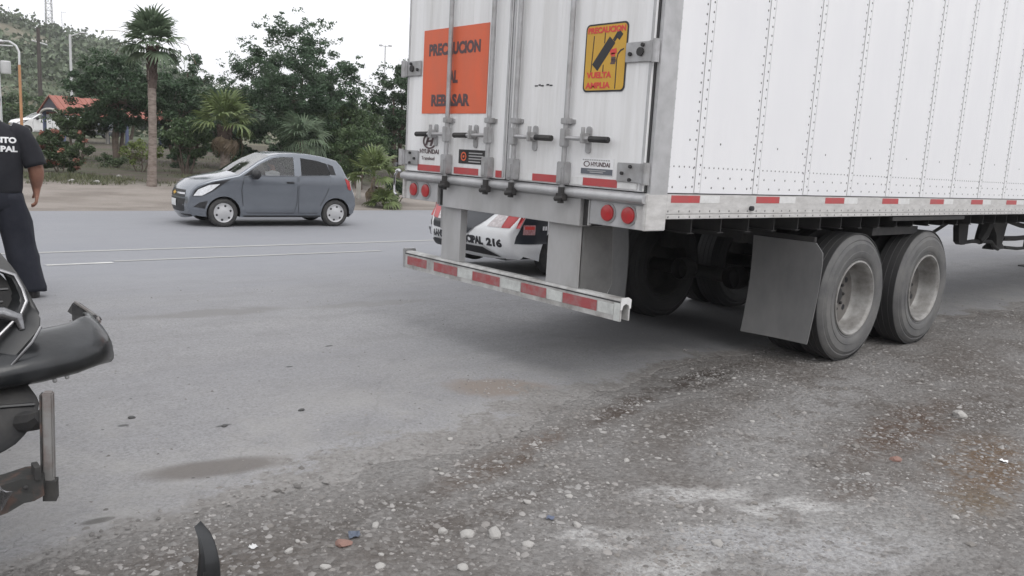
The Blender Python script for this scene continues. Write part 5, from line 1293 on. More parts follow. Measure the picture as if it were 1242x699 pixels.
MB().tube([Vector(wp(*p))+f_ for p in inn_+inn_[:1]], .006, 8).build('chrome_surround', MT['chrome_dull'], gf, True)
MB().tube([Vector(wp(*p))+f_ for p in ((-3.272,-.318,.896), (-3.30,-.338,.856), (-3.379,-.350,.770), (-3.62,-.368,.525))], .0045, 8).build('chrome_edge', MT['chrome_dull'], gf, True)
b = MB(); b.tube([Vector(wp(*p))+f_ for p in ((-3.68,-.25,.98), (-3.50,-.26,.945), (-3.36,-.262,.935), (-3.322,-.275,.918), (-3.315,-.285,.885))], [.022, .022, .021, .018, .010], 10); b.build('chrome_bar', MT['chrome_dull'], gf, True)
MB().tube([Vector(wp(*p))+f_ for p in ((-3.50,-.15,1.10), (-3.50,-.26,.94), (-3.49,-.33,.72))], .020, 8).build('chrome_bar', MT['chrome_dull'], gf, True)
b = MB(); b.prism([Vector(p)+Vector((-.01,.05,0)) for p in wps([(-3.36,-.18,1.08), (-3.30,-.24,1.0), (-3.285,-.275,.93), (-3.40,-.32,.79), (-3.62,-.35,.55), (-3.74,-.26,.73), (-3.72,-.17,1.0)])], None, (0, .02, 0)); b.build('radiator_mesh', MT['matte_black'], gf)
b = MB()
for k in range(7):
    z = .99-.035*k; b.tube(wps([(-3.70, -.20-.02*k, z), (-3.33-.018*k, -.235-.016*k, z+.012)]), .005, 6)
b.build('grille_slat', MT['gloss_black'], gf)
# bumper
def brow(c, h, d, dirv, roll=0.0, n=16):
    c = Vector(wp(*c)); dv = Vector(dirv).normalized(); side = dv.cross(Vector((0,0,1))).normalized(); out = []
    for a, q in ((-1, .95), (-.75, 1.0), (-.45, .98), (-.15, .86), (.25, .60), (.60, .30), (.85, .05), (.98, -.18), (1.0, -.40), (.96, -.65), (.85, -.85), (.62, -.98), (.2, -1.0), (-.6, -.98), (-1, -.9), (-1.05, 0)):
        a, q = a*d, q*h; out.append(c+side*(a*math.cos(roll)-q*math.sin(roll))+Vector((0,0,1))*(q*math.cos(roll)+a*math.sin(roll)))
    return out
b = MB()
b.loft([brow((-4.6,-.20,.70), .085, .06, (1,.02,0)), brow((-4.0,-.27,.745), .085, .065, (1,0,.03)), brow((-3.55,-.29,.772), .072, .09, (1,0,.05)), brow((-3.37,-.29,.790), .072, .09, (1,0,.05), .1), brow((-3.27,-.285,.797), .075, .09, (1,.05,.06), .15),
        brow((-3.18,-.270,.806), .076, .085, (1,.15,.06), .2), brow((-3.12,-.246,.813), .074, .07, (.9,.4,.06), .22), brow((-3.082,-.208,.814), .082, .046, (.6,.8,.06), .2), brow((-3.066,-.160,.820), .070, .032, (.1,1,.08), .15), brow((-3.064,-.10,.83), .055, .02, (-.1,1,.1), .1), brow((-3.07,-.05,.838), .04, .012, (-.1,1,.1), .1)])
bu = b.build('front_bumper', MT['bumper_black'], wk); wrinkle(bu, .006, 16, 21); shade(bu, 32)
b = MB(); b.prism(wps([(-3.085,.10,.880), (-3.068,.10,.872), (-3.035,-.03,.842), (-3.045,-.09,.845), (-3.095,.0,.802), (-3.098,.05,.835), (-3.092,.075,.845), (-3.104,.085,.856)]), None, (.012, .012, .006)); b.build('torn_flange', MT['matte_black'], bu)
MB().tube(wps([(-3.075,.095,.884), (-3.035,-.03,.850), (-3.05,-.11,.852)]), .006, 6).build('torn_edge', MT['bar_steel'], bu, True)
b = MB()
for x, y, z in ((-3.20,-.336,.735), (-3.235,-.342,.730)): b.ellipsoid(wp(x, y, z), (.007, .004, .007), 8, 6)
b.build('bumper_bolt', MT['galv'], bu)
# inner liner and air dam
b = MB()
rows_ = [[(-3.75,-.25,.735), (-3.40,-.29,.735), (-3.315,-.30,.73), (-3.30,-.31,.715)], [(-3.75,-.33,.69), (-3.42,-.36,.69), (-3.31,-.372,.685), (-3.285,-.375,.675)], [(-3.75,-.36,.63), (-3.44,-.41,.64), (-3.335,-.42,.635), (-3.312,-.42,.63)], [(-3.75,-.36,.56), (-3.46,-.43,.578), (-3.38,-.436,.583), (-3.36,-.436,.582)], [(-3.75,-.33,.50), (-3.52,-.43,.53), (-3.46,-.435,.545), (-3.44,-.435,.547)]]
V = [wp(*p) for r in rows_ for p in r]; n0 = len(V); V += [tuple(Vector(v)+Vector((-.006,.03,.012))) for v in V]; F = []
for i in range(4):
    for j in range(3): a = i*4+j; F += [(a, a+1, a+5, a+4), (n0+a, n0+a+4, n0+a+5, n0+a+1)]
for i in range(4): F += [(i*4+3, n0+i*4+3, n0+i*4+7, i*4+7), (i*4, i*4+4, n0+i*4+4, n0+i*4)]
for j in range(3): F += [(j, n0+j, n0+j+1, j+1), (16+j, 16+j+1, n0+16+j+1, n0+16+j)]
am = b.add(V, F).build('air_dam', MT['matte_black'], wk); bm = bmesh.new(); bm.from_mesh(am.data); bmesh.ops.subdivide_edges(bm, edges=bm.edges[:], cuts=2, use_grid_fill=True, smooth=.4); bm.to_mesh(am.data); bm.free(); shade(am, 60)
MB().tube(wps([(-3.75,-.345,.682), (-3.42,-.375,.683), (-3.30,-.387,.678)]), .006, 6).build('dam_crease', MT['gloss_black'], am, True)
# bent steel bar and frame rail
b = MB(); b.prism(wps([(-3.327,-.609,.468), (-3.303,-.625,.468), (-3.288,-.571,.758), (-3.312,-.557,.758)]), None, tuple(Vector((.012, .03, .0)))); bb = b.build('crash_bar', MT['bar_steel'], wk)
bm = bmesh.new(); bm.from_mesh(bb.data); bmesh.ops.bevel(bm, geom=bm.edges[:], offset=.004, segments=2, affect='EDGES'); bm.to_mesh(bb.data); bm.free(); shade(bb)
MB().prism(wps([(-3.332,-.607,.48), (-3.3275,-.609,.48), (-3.313,-.557,.752), (-3.3175,-.555,.752)]), None, (.012,.03,0)).build('bar_flange', MT['rusty'], bb)
b = MB(); b.prism(wps([(-3.330,-.616,.466), (-3.300,-.634,.466), (-3.298,-.628,.520), (-3.327,-.611,.520)]), None, (.014,.035,0)); b.build('bar_socket', MT['matte_black'], bb)
b = MB(); b.prism(wps([(-3.33,-.640,.492), (-3.355,-.645,.484), (-3.38,-.65,.486), (-3.42,-.655,.470), (-3.46,-.655,.462), (-3.62,-.655,.45), (-3.62,-.64,.535), (-3.44,-.64,.541), (-3.385,-.635,.549), (-3.33,-.630,.541)]), None, (.03,.09,0)); ra_ = b.build('frame_rail', MT['rusty'], wk)
b = MB(); b.box(*[v for v in (wp(-3.35,0,0)[0], wp(-3.335,0,0)[0], wp(0,-.64,0)[1], wp(0,-.59,0)[1], wp(0,0,.54)[2], wp(0,0,.575)[2])]); b.build('rail_bracket', MT['matte_black'], ra_)
b = MB(); b.ellipsoid(wp(-3.375,-.652,.53), (.006,.006,.006), 8, 6); b.build('rail_bolt', MT['matte_black'], ra_)
b = MB()
for k in range(6): b.tube(wps([(-3.437,-.665,.555-.004*k), (-3.43+.004*k,-.672,.535), (-3.436,-.667,.515-.006*k)]), .0013, 5)
b.build('frayed_wire', MT['chrome_dull'], ra_, True)
MB().tube(wps([(-3.335,-.42,.64), (-3.315,-.50,.665), (-3.31,-.55,.69)]), [.03, .028, .02], 8).build('bar_arm', MT['matte_black'], wk, True)
MB().tube(wps([(-3.62,-.60,.49), (-3.62,.4,.52), (-3.62,5.2,.62)]), .06, 4).tube(wps([(-4.95,-.30,.49), (-4.95,.4,.52), (-4.95,5.2,.62)]), .06, 4).build('chassis_rail', MT['rusty'], wk)
# the rest of the truck, outside the frame to the left
bx_ = lambda mb, a: mb.box(a[0]+WO.x, a[1]+WO.x, a[2]+WO.y, a[3]+WO.y, a[4]+WO.z, a[5]+WO.z, .04)
b = MB(); bx_(b, (-5.28,-3.44,-.02,1.45,.72,.98)); bx_(b, (-5.28,-3.44,1.40,3.1,.50,1.08)); bx_(b, (-5.25,-3.47,3.12,5.2,.60,1.10)); tb = b.build('body', MT['gloss_black'], wk)
b = MB(); b.loft([wps([(-5.2,-.05,.99), (-3.5,-.05,.99), (-3.5,-.05,1.02), (-5.2,-.05,1.05)]), wps([(-5.2,.6,.99), (-3.5,.6,.99), (-3.5,.6,1.13), (-5.2,.6,1.15)]), wps([(-5.2,1.4,.99), (-3.5,1.4,.99), (-3.5,1.4,1.10), (-5.2,1.4,1.10)])]); b.build('bonnet', MT['gloss_black'], wk)
b = MB(); b.loft([wps([(-5.2,1.42,1.09), (-3.52,1.42,1.09), (-3.52,3.08,1.09), (-5.2,3.08,1.09)]), wps([(-5.0,2.0,1.68), (-3.72,2.0,1.68), (-3.72,3.0,1.68), (-5.0,3.0,1.68)])]); b.build('cab_window', MT['glass_dark'], wk)
b = MB(); bx_(b, (-5.0,-3.72,1.98,3.02,1.685,1.76)); b.build('cab_roof', MT['gloss_black'], wk)
for x, s in ((-3.50, 1), (-5.22, -1)):
    for y in (.62, 4.3):
        t = MB(); t.lathe([(s*.0, .22), (s*.01, .34), (s*-.03, .375), (s*-.2, .375), (s*-.23, .33), (s*-.23, .2)], wp(x, y, .38), 'x', 28); o = t.build('tyre', MT['rubber_car'], wk, True)
        t = MB(); t.lathe([(s*.0, .225), (s*-.04, .2), (s*-.03, .08), (s*0, .07), (s*0, .001)], wp(x, y, .38), 'x', 20); t.build('rim', MT['rim'], o, True)

# shard of black plastic standing in the gravel
def shard():
    base = Vector((-2.905, -.675, gz(-2.9, -.67)-.02)); rt = Vector((.70, -.71, 0)); bk = Vector((.55, .60, 0))
    rows2 = [(0, -.034, .036, 0), (.06, -.034, .036, .004), (.12, -.033, .034, .01), (.17, -.031, .028, .02), (.205, -.030, .018, .028), (.235, -.034, .006, .036), (.262, -.041, -.012, .046), (.292, -.052, -.049, .06)]
    V = []; k = 5
    for z, l, r, bend in rows2:
        for j in range(k):
            u = j/(k-1); V.append(base+rt*(l+(r-l)*u)+bk*(bend+.030*(u-.35)**2*4-.012)+Vector((0,0,z)))
    n = len(V); V += [v+bk*.006 for v in V]; F = []
    for i in range(len(rows2)-1):
        for j in range(k-1): a = i*k+j; F += [(a, a+1, a+k+1, a+k), (n+a, n+a+k, n+a+k+1, n+a+1)]
        for a, c2 in ((i*k, i*k+k), (i*k+k-1, i*k+2*k-1)): F.append((a, c2, n+c2, n+a))
    F += [(j, j+1, n+j+1, n+j) for j in range(k-1)] + [((len(rows2)-1)*k+j, (len(rows2)-1)*k+j+1, n+(len(rows2)-1)*k+j+1, n+(len(rows2)-1)*k+j) for j in range(k-1)]
    o = link_mesh('plastic_shard', V, F, MT['bumper_black']); shade(o, 30)
    tag(o, 'pointed shard of black bumper plastic sticking up from the gravel', 'debris')
    rb = MB(); rb.box(-.004, .004, -.003, .003, .03, .17); r = rb.build('rib', MT['gloss_black'], o); r.location = base+rt*.004-bk*.012
shard()

# ------------------------------------------------------------------ vegetation
def leaf_quads(P, size, rg, flat=0.35, asp=.5):
    n = len(P); d = rg.normal(size=(n, 3)); d[:, 2] *= .7; d /= np.linalg.norm(d, axis=1)[:, None]
    e = rg.normal(size=(n, 3)); e -= d*(e*d).sum(1)[:, None]; e /= np.linalg.norm(e, axis=1)[:, None]
    s = size*rg.uniform(.6, 1.35, n)[:, None]
    a = P-d*s*.5; b = P+d*s*.5; w = e*s*asp*.5; bend = np.zeros((n, 3)); bend[:, 2] = -.12*s[:, 0]
    return np.stack([a, P+w+bend*0, b+bend, P-w], 1).reshape(-1, 3)
def cloud(clumps, per, rg, fill=.45):
    out = []
    for (c, r) in clumps:
        n = int(per*(np.mean(r)**2)) if per < 0 else per
        d = rg.normal(size=(n, 3)); d /= np.linalg.norm(d, axis=1)[:, None]
        out.append(np.array(c)+d*(rg.random(n)**fill)[:, None]*np.array(r))
    return np.concatenate(out)
def crown_clumps(rg, c, R3, n, r0, r1, squash=.75, shape=None):
    L_ = []
    while len(L_) < n:
        d = rg.normal(size=3); d /= np.linalg.norm(d); q = rg.random()**.33
        p = np.array(c)+d*q*np.array(R3)
        if shape and not shape(p): continue
        r = rg.uniform(r0, r1)*(1.15-.4*q); L_.append((p, (r, r, r*squash)))
    return L_
def tree(name, label, x, y, ch, R3, n, leaf_m, leaf, per, trunk_r=.12, stems=1, seed=1, r0=.3, r1=.55, group=None, sprigs=0, shape=None, asp=.5):
    """ch: height of the crown's centre"""
    rg = np.random.default_rng(seed); z0 = gz(x, y); t = thing(name, label, 'tree', (x, y, z0), 0, group)
    cl = crown_clumps(rg, (0, 0, ch), R3, n, r0, r1, shape=shape)
    P = cloud(cl, per, rg)
    if sprigs:      # loose twigs beyond the crown's edge
        sp = []
        for k in range(sprigs):
            d = rg.normal(size=3); d[2] = abs(d[2])*.8-.15; d /= np.linalg.norm(d); c = np.array((0,0,ch))+d*np.array(R3)*rg.uniform(1.0, 1.15); r = rg.uniform(.10, .24)
            sp.append((c, (r*1.3, r*1.3, r*.7)))
        P = np.concatenate([P, cloud(sp, max(8, per//6), rg, .6)])
    fast_polys('crown', leaf_quads(P, leaf, rg, asp=asp), 4, leaf_m, t)
    b = MB(); tips = sorted(cl, key=lambda q: rg.random())
    for s in range(stems):
        a = 6.28*s/max(1, stems)+rg.uniform(0, 1); sp = 0 if stems == 1 else .12+.1*rg.random()
        p0 = Vector((math.cos(a)*sp*.5, math.sin(a)*sp*.5, -.08)); p1 = Vector((math.cos(a)*sp*1.6+rg.uniform(-.06,.06), math.sin(a)*sp*1.6, ch-R3[2]*.75)); 
        mid = (p0+p1)/2+Vector((rg.uniform(-.06,.06), rg.uniform(-.06,.06), 0)); p2 = Vector((p1.x*1.5, p1.y*1.5, ch+R3[2]*.25))
        b.tube([p0, mid, p1, p2], [trunk_r*1.15, trunk_r, trunk_r*.85, trunk_r*.35], 8)
        for k in range(7):
            c, r = tips[(s*7+k) % len(tips)]; q = p1.lerp(p2, rg.random()*.8); e = Vector(c)
            m_ = (q+e)/2+Vector((0, 0, -.12)); b.tube([q, m_, e], [trunk_r*.4, trunk_r*.25, trunk_r*.08], 5)
    b.build('trunk', MT['bark'], t, True)
    return t

tree('broad_tree', 'tallest leafy tree, standing behind the grey hatchback', 10.95, 27.3, 3.0, (2.45, 2.2, 2.75), 300, MT['leaf_big'], .115, 170, .14, 2, 11, .26, .46, sprigs=150, asp=.42)
tree('broad_tree', 'dark wide tree right of the shelter roof, behind the tall palm', 5.05, 30.0, 2.55, (1.55, 1.4, 1.35), 130, MT['leaf_dark'], .105, 170, .07, 4, 12, .22, .4, sprigs=50)
tree('broad_tree', 'dark tree between the tall palm and the small thick palm', 7.35, 30.3, 2.05, (1.25, 1.2, 1.45), 110, MT['leaf_dark'], .105, 170, .07, 3, 13, .22, .4, sprigs=40)
tree('small_tree', 'low lighter green many-stemmed tree left of the short thick palm', 6.0, 25.3, 1.15, (.75, .7, .62), 36, MT['leaf_mid'], .11, 120, .035, 5, 14, .2, .32, sprigs=16)
tree('small_tree', 'small round tree in front of the red roofed shelter', 3.85, 30.3, 1.35, (.95, .8, .50), 34, MT['leaf_bush'], .12, 130, .04, 3, 15, .2, .34, sprigs=16)
tree('small_tree', 'yellowish sapling right beside the foot of the tall palm', 4.6, 25.6, .62, (.62, .5, .40), 16, MT['leaf_yellow'], .09, 90, .02, 3, 16, .15, .25)
tree('thin_tree', 'sparse tree reaching above the short thick palm, left of the tallest tree', 10.3, 37.0, 3.6, (1.5, 1.2, 1.3), 46, MT['leaf_big'], .12, 110, .08, 2, 17, .2, .36, sprigs=40)
tree('broad_tree', 'tree half hidden by the left edge of the trailer doors', 14.75, 26.0, 2.7, (1.15, 1.1, 1.9), 110, MT['leaf_dark'], .11, 140, .1, 2, 18, .2, .36, sprigs=70)
tree('broad_tree', 'hazy green tree far back right of the tallest tree', 19.5, 41.5, 1.9, (2.6, 2.0, 1.5), 60, MT['leaf_mid'], .2, 110, .1, 3, 19, .4, .65)
tree('broad_tree', 'dark bushy tree low behind the rear of the hatchback', 12.6, 29.6, 1.5, (1.6, 1.2, 1.35), 55, MT['leaf_dark'], .15, 120, .06, 4, 20, .3, .45)
tree('broad_tree', 'dark undergrowth tree right behind the short thick palm', 8.8, 28.6, 1.55, (1.3, 1.0, 1.3), 50, MT['leaf_dark'], .15, 120, .05, 4, 21, .3, .45)
tree('broad_tree', 'rounded tree behind the white parked car, under the hillside', 14.5, 62.0, 2.3, (3.0, 2.5, 1.7), 60, MT['leaf_dark'], .25, 110, .12, 2, 22, .5, .8)
tree('broad_tree', 'pale green tree left of the shelter at the foot of the hill', 8.9, 74.0, 1.9, (3.2, 2.4, 1.7), 50, MT['leaf_mid'], .28, 100, .12, 2, 23, .5, .8)
tree('broad_tree', 'wide hazy tree between hill and sparse tree', 22.0, 62.0, 2.4, (4.0, 2.5, 2.2), 60, MT['leaf_dark'], .28, 110, .12, 2, 24, .5, .9)
tree('broad_tree', 'long low tree far behind the small fan palm', 30.0, 62.0, 2.2, (5.0, 2.5, 1.9), 60, MT['leaf_mid'], .28, 110, .12, 3, 25, .5, .9)
tree('small_tree', 'leafy young tree rising behind the young fan palm, left of the trailer', 9.9, 20.6, 1.25, (.85, .7, .85), 60, MT['leaf_mid'], .085, 120, .035, 3, 51, .16, .28, sprigs=30)
tree('broad_tree', 'green tree behind the rear roof edge of the hatchback', 12.4, 26.0, 1.6, (1.5, 1.1, 1.25), 80, MT['leaf_mid'], .105, 130, .06, 3, 52, .22, .4, sprigs=40)
tree('broad_tree', 'dark green tree between the tallest tree and the trailer edge', 14.6, 30.5, 1.9, (1.7, 1.2, 1.5), 80, MT['leaf_big'], .12, 130, .07, 3, 53, .24, .44, sprigs=40)
# flowering shrub
def shrub(name, label, x, y, hgt, R3, n, m, leaf, per, seed, cat='shrub', flowers=0, group=None):
    rg = np.random.default_rng(seed); t = thing(name, label, cat, (x, y, gz(x, y)), 0, group)
    cl = crown_clumps(rg, (0, 0, hgt*.5), R3, n, .12, .24); cl = [(np.array((c[0], c[1], max(.1, c[2]))), r) for c, r in cl]
    fast_polys('foliage', leaf_quads(cloud(cl, per, rg), leaf, rg), 4, m, t)
    if flowers:
        sel = [cl[rg.integers(len(cl))] for _ in range(flowers)]
        fl = [(c+np.array((rg.normal()*.1, -abs(rg.normal())*.12, .05)), (.10, .10, .07)) for c, r in sel]
        stuff(fast_polys('flowers', leaf_quads(cloud(fl, 26, rg), .075, rg, asp=.8), 4, MT['flower'], t))
    b = MB()
    for k in range(6):
        c, r = cl[rg.integers(len(cl))]; b.tube([(c[0]*.2, c[1]*.2, -.05), (c[0]*.6, c[1]*.6, c[2]*.5), tuple(c)], [.02, .015, .006], 5)
    b.build('stem', MT['bark'], t)
    return t
shrub('flowering_shrub', 'dense shrub with orange red flowers by the roadside, right of the officer', 1.92, 23.9, 1.25, (.85, .6, .60), 60, MT['leaf_bush'], .09, 110, 31, flowers=22)
shrub('leafy_shrub', 'low green shrub at the foot of the dark wide tree', 4.2, 27.4, .45, (.5, .35, .22), 14, MT['leaf_bush'], .08, 80, 32)
shrub('leafy_shrub', 'dark shrub at the foot of the trunks left of the short palm', 6.9, 28.2, .6, (.7, .4, .3), 18, MT['leaf_dark'], .09, 90, 33)
shrub('leafy_shrub', 'low bush behind the rear bumper of the grey hatchback', 8.3, 19.2, .55, (.4, .35, .30), 14, MT['leaf_mid'], .07, 90, 34)
shrub('leafy_shrub', 'bush close against the left edge of the trailer at the far roadside', 9.9, 18.4, .9, (.4, .35, .42), 18, MT['leaf_dark'], .08, 100, 35)
shrub('leafy_shrub', 'dark bush under the tallest tree, behind the hatchback roof', 9.4, 24.6, .9, (1.3, .5, .45), 34, MT['leaf_dark'], .10, 100, 36)
shrub('leafy_shrub', 'green bush between the tallest tree and the small fan palm', 9.8, 21.6, .9, (.8, .45, .45), 26, MT['leaf_mid'], .09, 100, 37)

def frond_mesh(name, m, blades, pet, lb, spread, droop, wid, seed):
    rg = np.random.default_rng(seed); V = []; F = []
    def strip(pts, ws, nrm):
        n0 = len(V)
        for p, w in zip(pts, ws): V.append(tuple(p-nrm*w)); V.append(tuple(p+nrm*w))
        for i in range(len(pts)-1): F.append((n0+2*i, n0+2*i+1, n0+2*i+3, n0+2*i+2))
    strip([Vector((0,0,0)), Vector((pet*.5,0,.02)), Vector((pet,0,0))], [.018, .014, .012], Vector((0,1,0)))
    for k in range(blades):
        a = (k/(blades-1)-.5)*spread; l = lb*(1-.28*abs(k/(blades-1)-.5)*2)*rg.uniform(.88, 1.08)
        d = Vector((math.cos(a), math.sin(a), 0)); nn = Vector((-d.y, d.x, .35)).normalized(); o = Vector((pet,0,0)); dr = droop*rg.uniform(.7, 1.4)
        strip([o, o+d*l*.45+Vector((0,0,.02)), o+d*l*.8+Vector((0,0,-dr*l*.30)), o+d*l*.95+Vector((0,0,-dr*l*.75))], [.006, wid, wid*.7, .003], nn)
    me = bpy.data.meshes.new(name); me.from_pydata(V, [], F); me.update(); me.materials.append(m); return me
def palm(label, x, y, trunk, tr, crown, nf, pet, lb, seed, name='fan_palm', m='frond', dead=8, skirt=None, blades=15, wid=.03, up=(-35, 75), droop=.5):
    rg = np.random.default_rng(seed); t = thing(name, label, 'palm tree', (x, y, gz(x, y)))
    if trunk:
        b = MB(); n = 22; pts = []; rs = []
        for i in range(n+1):
            u = i/n; p = Vector(trunk[0]).lerp(Vector(trunk[1]), u); p += Vector((math.sin(u*5)*.02, 0, 0)); pts.append(p); rs.append(tr*(1.18-.3*min(1, u*4) + .06*(i % 2) + rg.uniform(-.03, .03)*1))
        b.tube(pts, rs, 14); tk = b.build('trunk', MT['palm_bark'], t); shade(tk, 70)
        if skirt:
            z0, z1, r_ = skirt; b = MB(); n = 12
            for i in range(90):
                u = rg.random(); a = rg.uniform(0, 6.28); z = z0+(z1-z0)*u; c = Vector(trunk[0]).lerp(Vector(trunk[1]), z/trunk[1][2]); rr_ = r_*(.75+.3*u)
                p = c+Vector((math.cos(a)*rr_*.8, math.sin(a)*rr_*.8, 0)); b.tube([p, p+Vector((math.cos(a)*.05, math.sin(a)*.05, .12))], [.035, .014], 5)
            b.tube([Vector(trunk[0]).lerp(Vector(trunk[1]), z/trunk[1][2]) for z in (z0-.1, z0+.1, z1)], [tr, r_*.82, r_*.9], 12); b.build('dead_leaf_base', MT['palm_skirt'], t)
    ms = [frond_mesh('frond', MT[m], blades, pet, lb, R(165), droop*(.8+.4*k), wid, seed+k) for k in range(3)]
    md = frond_mesh('dead_frond', MT['frond_dead'], blades-4, pet*.9, lb*.8, R(110), 1.0, wid*.8, seed+9)
    for k in range(nf+dead):
        isd = k >= nf; o = bpy.data.objects.new('dead_frond' if isd else 'frond', md if isd else ms[k % 3]); COL.objects.link(o); o.parent = t; o.location = crown
        u = k/max(1, nf-1); el = R(rg.uniform(-75, -45)) if isd else R(up[0]+(up[1]-up[0])*(1-(1-u)**1.3)+rg.uniform(-8, 8))
        o.rotation_euler = (rg.uniform(-.35, .35), -el, k*2.399+rg.uniform(-.2, .2)); s_ = rg.uniform(.85, 1.1); o.scale = (s_, s_, s_)
    return t
z = gz(3.42, 20.6)
tp_ = palm('tall slender fan palm at the roadside, left of the grey hatchback', 3.42, 20.6, ((0,0,-.1), (.20, .38, 3.66)), .115, (.21, .40, 3.80), 34, .42, .64, 41, dead=0, skirt=(2.75, 3.75, .145), up=(-36, 84), droop=.30, blades=17, wid=.034)
b = MB()
for pts in ([(.25,.4,3.7), (.62,.2,3.95), (.98,-.1,3.85), (1.15,-.25,3.35)], [(.2,.4,3.7), (-.12,.6,3.9), (-.45,.85,3.8), (-.62,.95,3.45)], [(.2,.4,3.75), (-.4,.8,4.1), (-.8,1.1,4.1)]): b.tube(pts, .008, 5)
b.build('dry_stalk', MT['frond_dead'], tp_)
palm('short palm with thick trunk and upright yellow green fronds, left of the tallest tree', 6.75, 23.95, ((0,0,-.1), (.02, .0, 1.60)), .17, (.02, 0, 1.65), 26, .55, .75, 42, name='short_palm', m='frond_yellow', dead=9, up=(-10, 86), wid=.038, skirt=(1.0, 1.6, .25), droop=.35)
palm('palm with a stout trunk in the shade under the tallest tree', 10.05, 25.0, ((0,0,-.1), (.0, .0, 1.25)), .17, (0, 0, 1.35), 26, .45, .75, 43, name='shaded_palm', m='frond', dead=12, up=(-45, 60))
palm('young fan palm with spiky yellow green fronds just left of the trailer', 8.85, 18.0, ((0,0,-.1), (.0, .0, .75)), .07, (0, 0, .85), 22, .42, .55, 44, name='young_palm', m='frond_yellow', dead=4, up=(-10, 84), droop=.3)
palm('low clump of palm fronds at the foot of the young fan palm', 8.9, 17.5, None, .05, (0, 0, .08), 16, .22, .42, 45, name='young_palm', m='frond_yellow', dead=2, up=(5, 75))

# hillside scrub: one far-off mass
def hill_scrub():
    rg = np.random.default_rng(5); out = []
    for r0, r1, n, s0, s1, lf in ((85, 140, 750, 1.0, 2.6, .5), (140, 275, 4100, 1.4, 3.4, .85)):
        az = np.radians(rg.uniform(50, 128, n)); r = rg.uniform(r0, r1, n); x = -3.77+r*np.cos(az); y = -3.07+r*np.sin(az)
        keep = fbm(x*.03, y*.03, 3, 14) > .30; x, y = x[keep], y[keep]; zz = g(x, y)
        cl = [((a, b2, c+q*.5), (q*1.2, q*1.2, q*.8)) for a, b2, c, q in zip(x, y, zz, rg.uniform(s0, s1, len(x)))]
        out.append(leaf_quads(cloud(cl, 46, rg, .5), lf, rg, asp=.7))
    o = fast_polys('hill_scrub', np.concatenate(out), 4, MT['hill_leaf']); stuff(o); tag(o, 'thick green scrub covering the hazy hillside', 'scrub')
hill_scrub()
def grass_tufts():
    rg = np.random.default_rng(6); n = 26000; x = rg.uniform(-8, 16, n); y = np.where(rg.random(n) < .55, rg.uniform(20.6, 23.0, n), rg.uniform(21, 36, n))
    k = fbm(x*.5, y*.9, 3, 20) > .46; x, y = x[k], y[k]; n = len(x); z = g(x, y); h = rg.uniform(.04, .16, n); a = rg.uniform(0, 6.28, n); w = .012
    dx, dy = np.cos(a), np.sin(a); lean = rg.normal(size=(n, 2))*.05
    P = np.stack([np.stack([x-dx*w, y-dy*w, z], -1), np.stack([x+dx*w, y+dy*w, z], -1), np.stack([x+lean[:, 0], y+lean[:, 1], z+h], -1)], 1).reshape(-1, 3)
    o = fast_polys('grass', P, 3, MT['grass']); stuff(o); tag(o, 'patchy short dry grass along the far verge and under the trees', 'grass')
grass_tufts()

# ------------------------------------------------------------------ park furniture and poles
def shelter():
    x, y = 6.75, 48.2; t = thing('picnic_shelter', 'open shelter with red sloping roof and blue steel posts in the park', 'shelter', (x, y, gz(x, y)), math.atan2(.24, .97))
    zb = gz(x, y); H = 3.25-zb; E = 2.42-zb; Lh, hw = 7.4, 1.15
    b = MB(); b.prism([(-.25, -hw-.25, E-.12), (-.25, 0, H), (-.25, 0, H-.06), (-.25, -hw-.25, E-.18)], None, (Lh, 0, 0)); b.prism([(-.25, hw+.25, E-.12), (-.25, 0, H), (-.25, 0, H-.06), (-.25, hw+.25, E-.18)], None, (Lh, 0, 0)); ro = b.build('roof', MT['roof_tile'], t)
    rb = MB()
    for k in range(16):
        xx = -.2+k*.31; rb.prism([(xx, -hw-.25, E-.12), (xx, 0, H), (xx, 0, H+.03), (xx, -hw-.25, E-.09)], None, (.05, 0, 0))
    rb.build('roof_rib', MT['roof_tile'], ro)
    b = MB(); b.prism([(-.18, -hw, E-.05), (-.18, hw, E-.05), (-.18, 0, H-.1)], None, (.06, 0, 0)); b.build('gable', MT['dark_gable'], t)
    b = MB(); 
    pts = [(-.22, -hw*.95*math.cos(a), E-.25+.35*math.sin(a)) for a in np.linspace(.3, math.pi-.3, 9)]; b.tube(pts, .06, 6); b.build('arch', MT['wall_pale'], t)
    for xx in (0, Lh*.48, Lh-.5):
        for yy in (-hw+.1, hw-.1): MB().box(xx-.07, xx+.07, yy-.07, yy+.07, -.1, E+.05).build('post', MT['blue_steel'], t)
    b = MB(); b.box(.8, 3.2, -.35, .35, .70, .76); b.box(1.0, 1.1, -.1, .1, 0, .7); b.box(2.9, 3.0, -.1, .1, 0, .7); b.build('table', MT['concrete'], t)
shelter()
def pole_thing(name, label, cat, x, y, build_):
    t = thing(name, label, cat, (x, y, gz(x, y)-.05)); build_(t, gz(x, y)-.05); return t
def lamp_orange(t, z0):
    MB().tube([(0,0,0), (0,0,4.0-z0+.4)], [.07, .06], 10).build('pole', MT['orange_pole'], t, True)
    MB().tube([(0,0,4.4-z0), (.03,.1,5.0-z0), (-.05,.3,5.3-z0), (-.25,.7,5.5-z0), (-.42,1.1,5.52-z0)], .05, 8).build('arm', MT['pole_grey'], t, True)
    MB().ellipsoid((-.65, 1.35, 5.5-z0), (.32, .25, .12), 12, 8).build('lamp_head', MT['pole_grey'], t, True)
pole_thing('street_lamp', 'street lamp on orange pole with curved arm bending left', 'street lamp', 4.38, 43.5, lamp_orange)
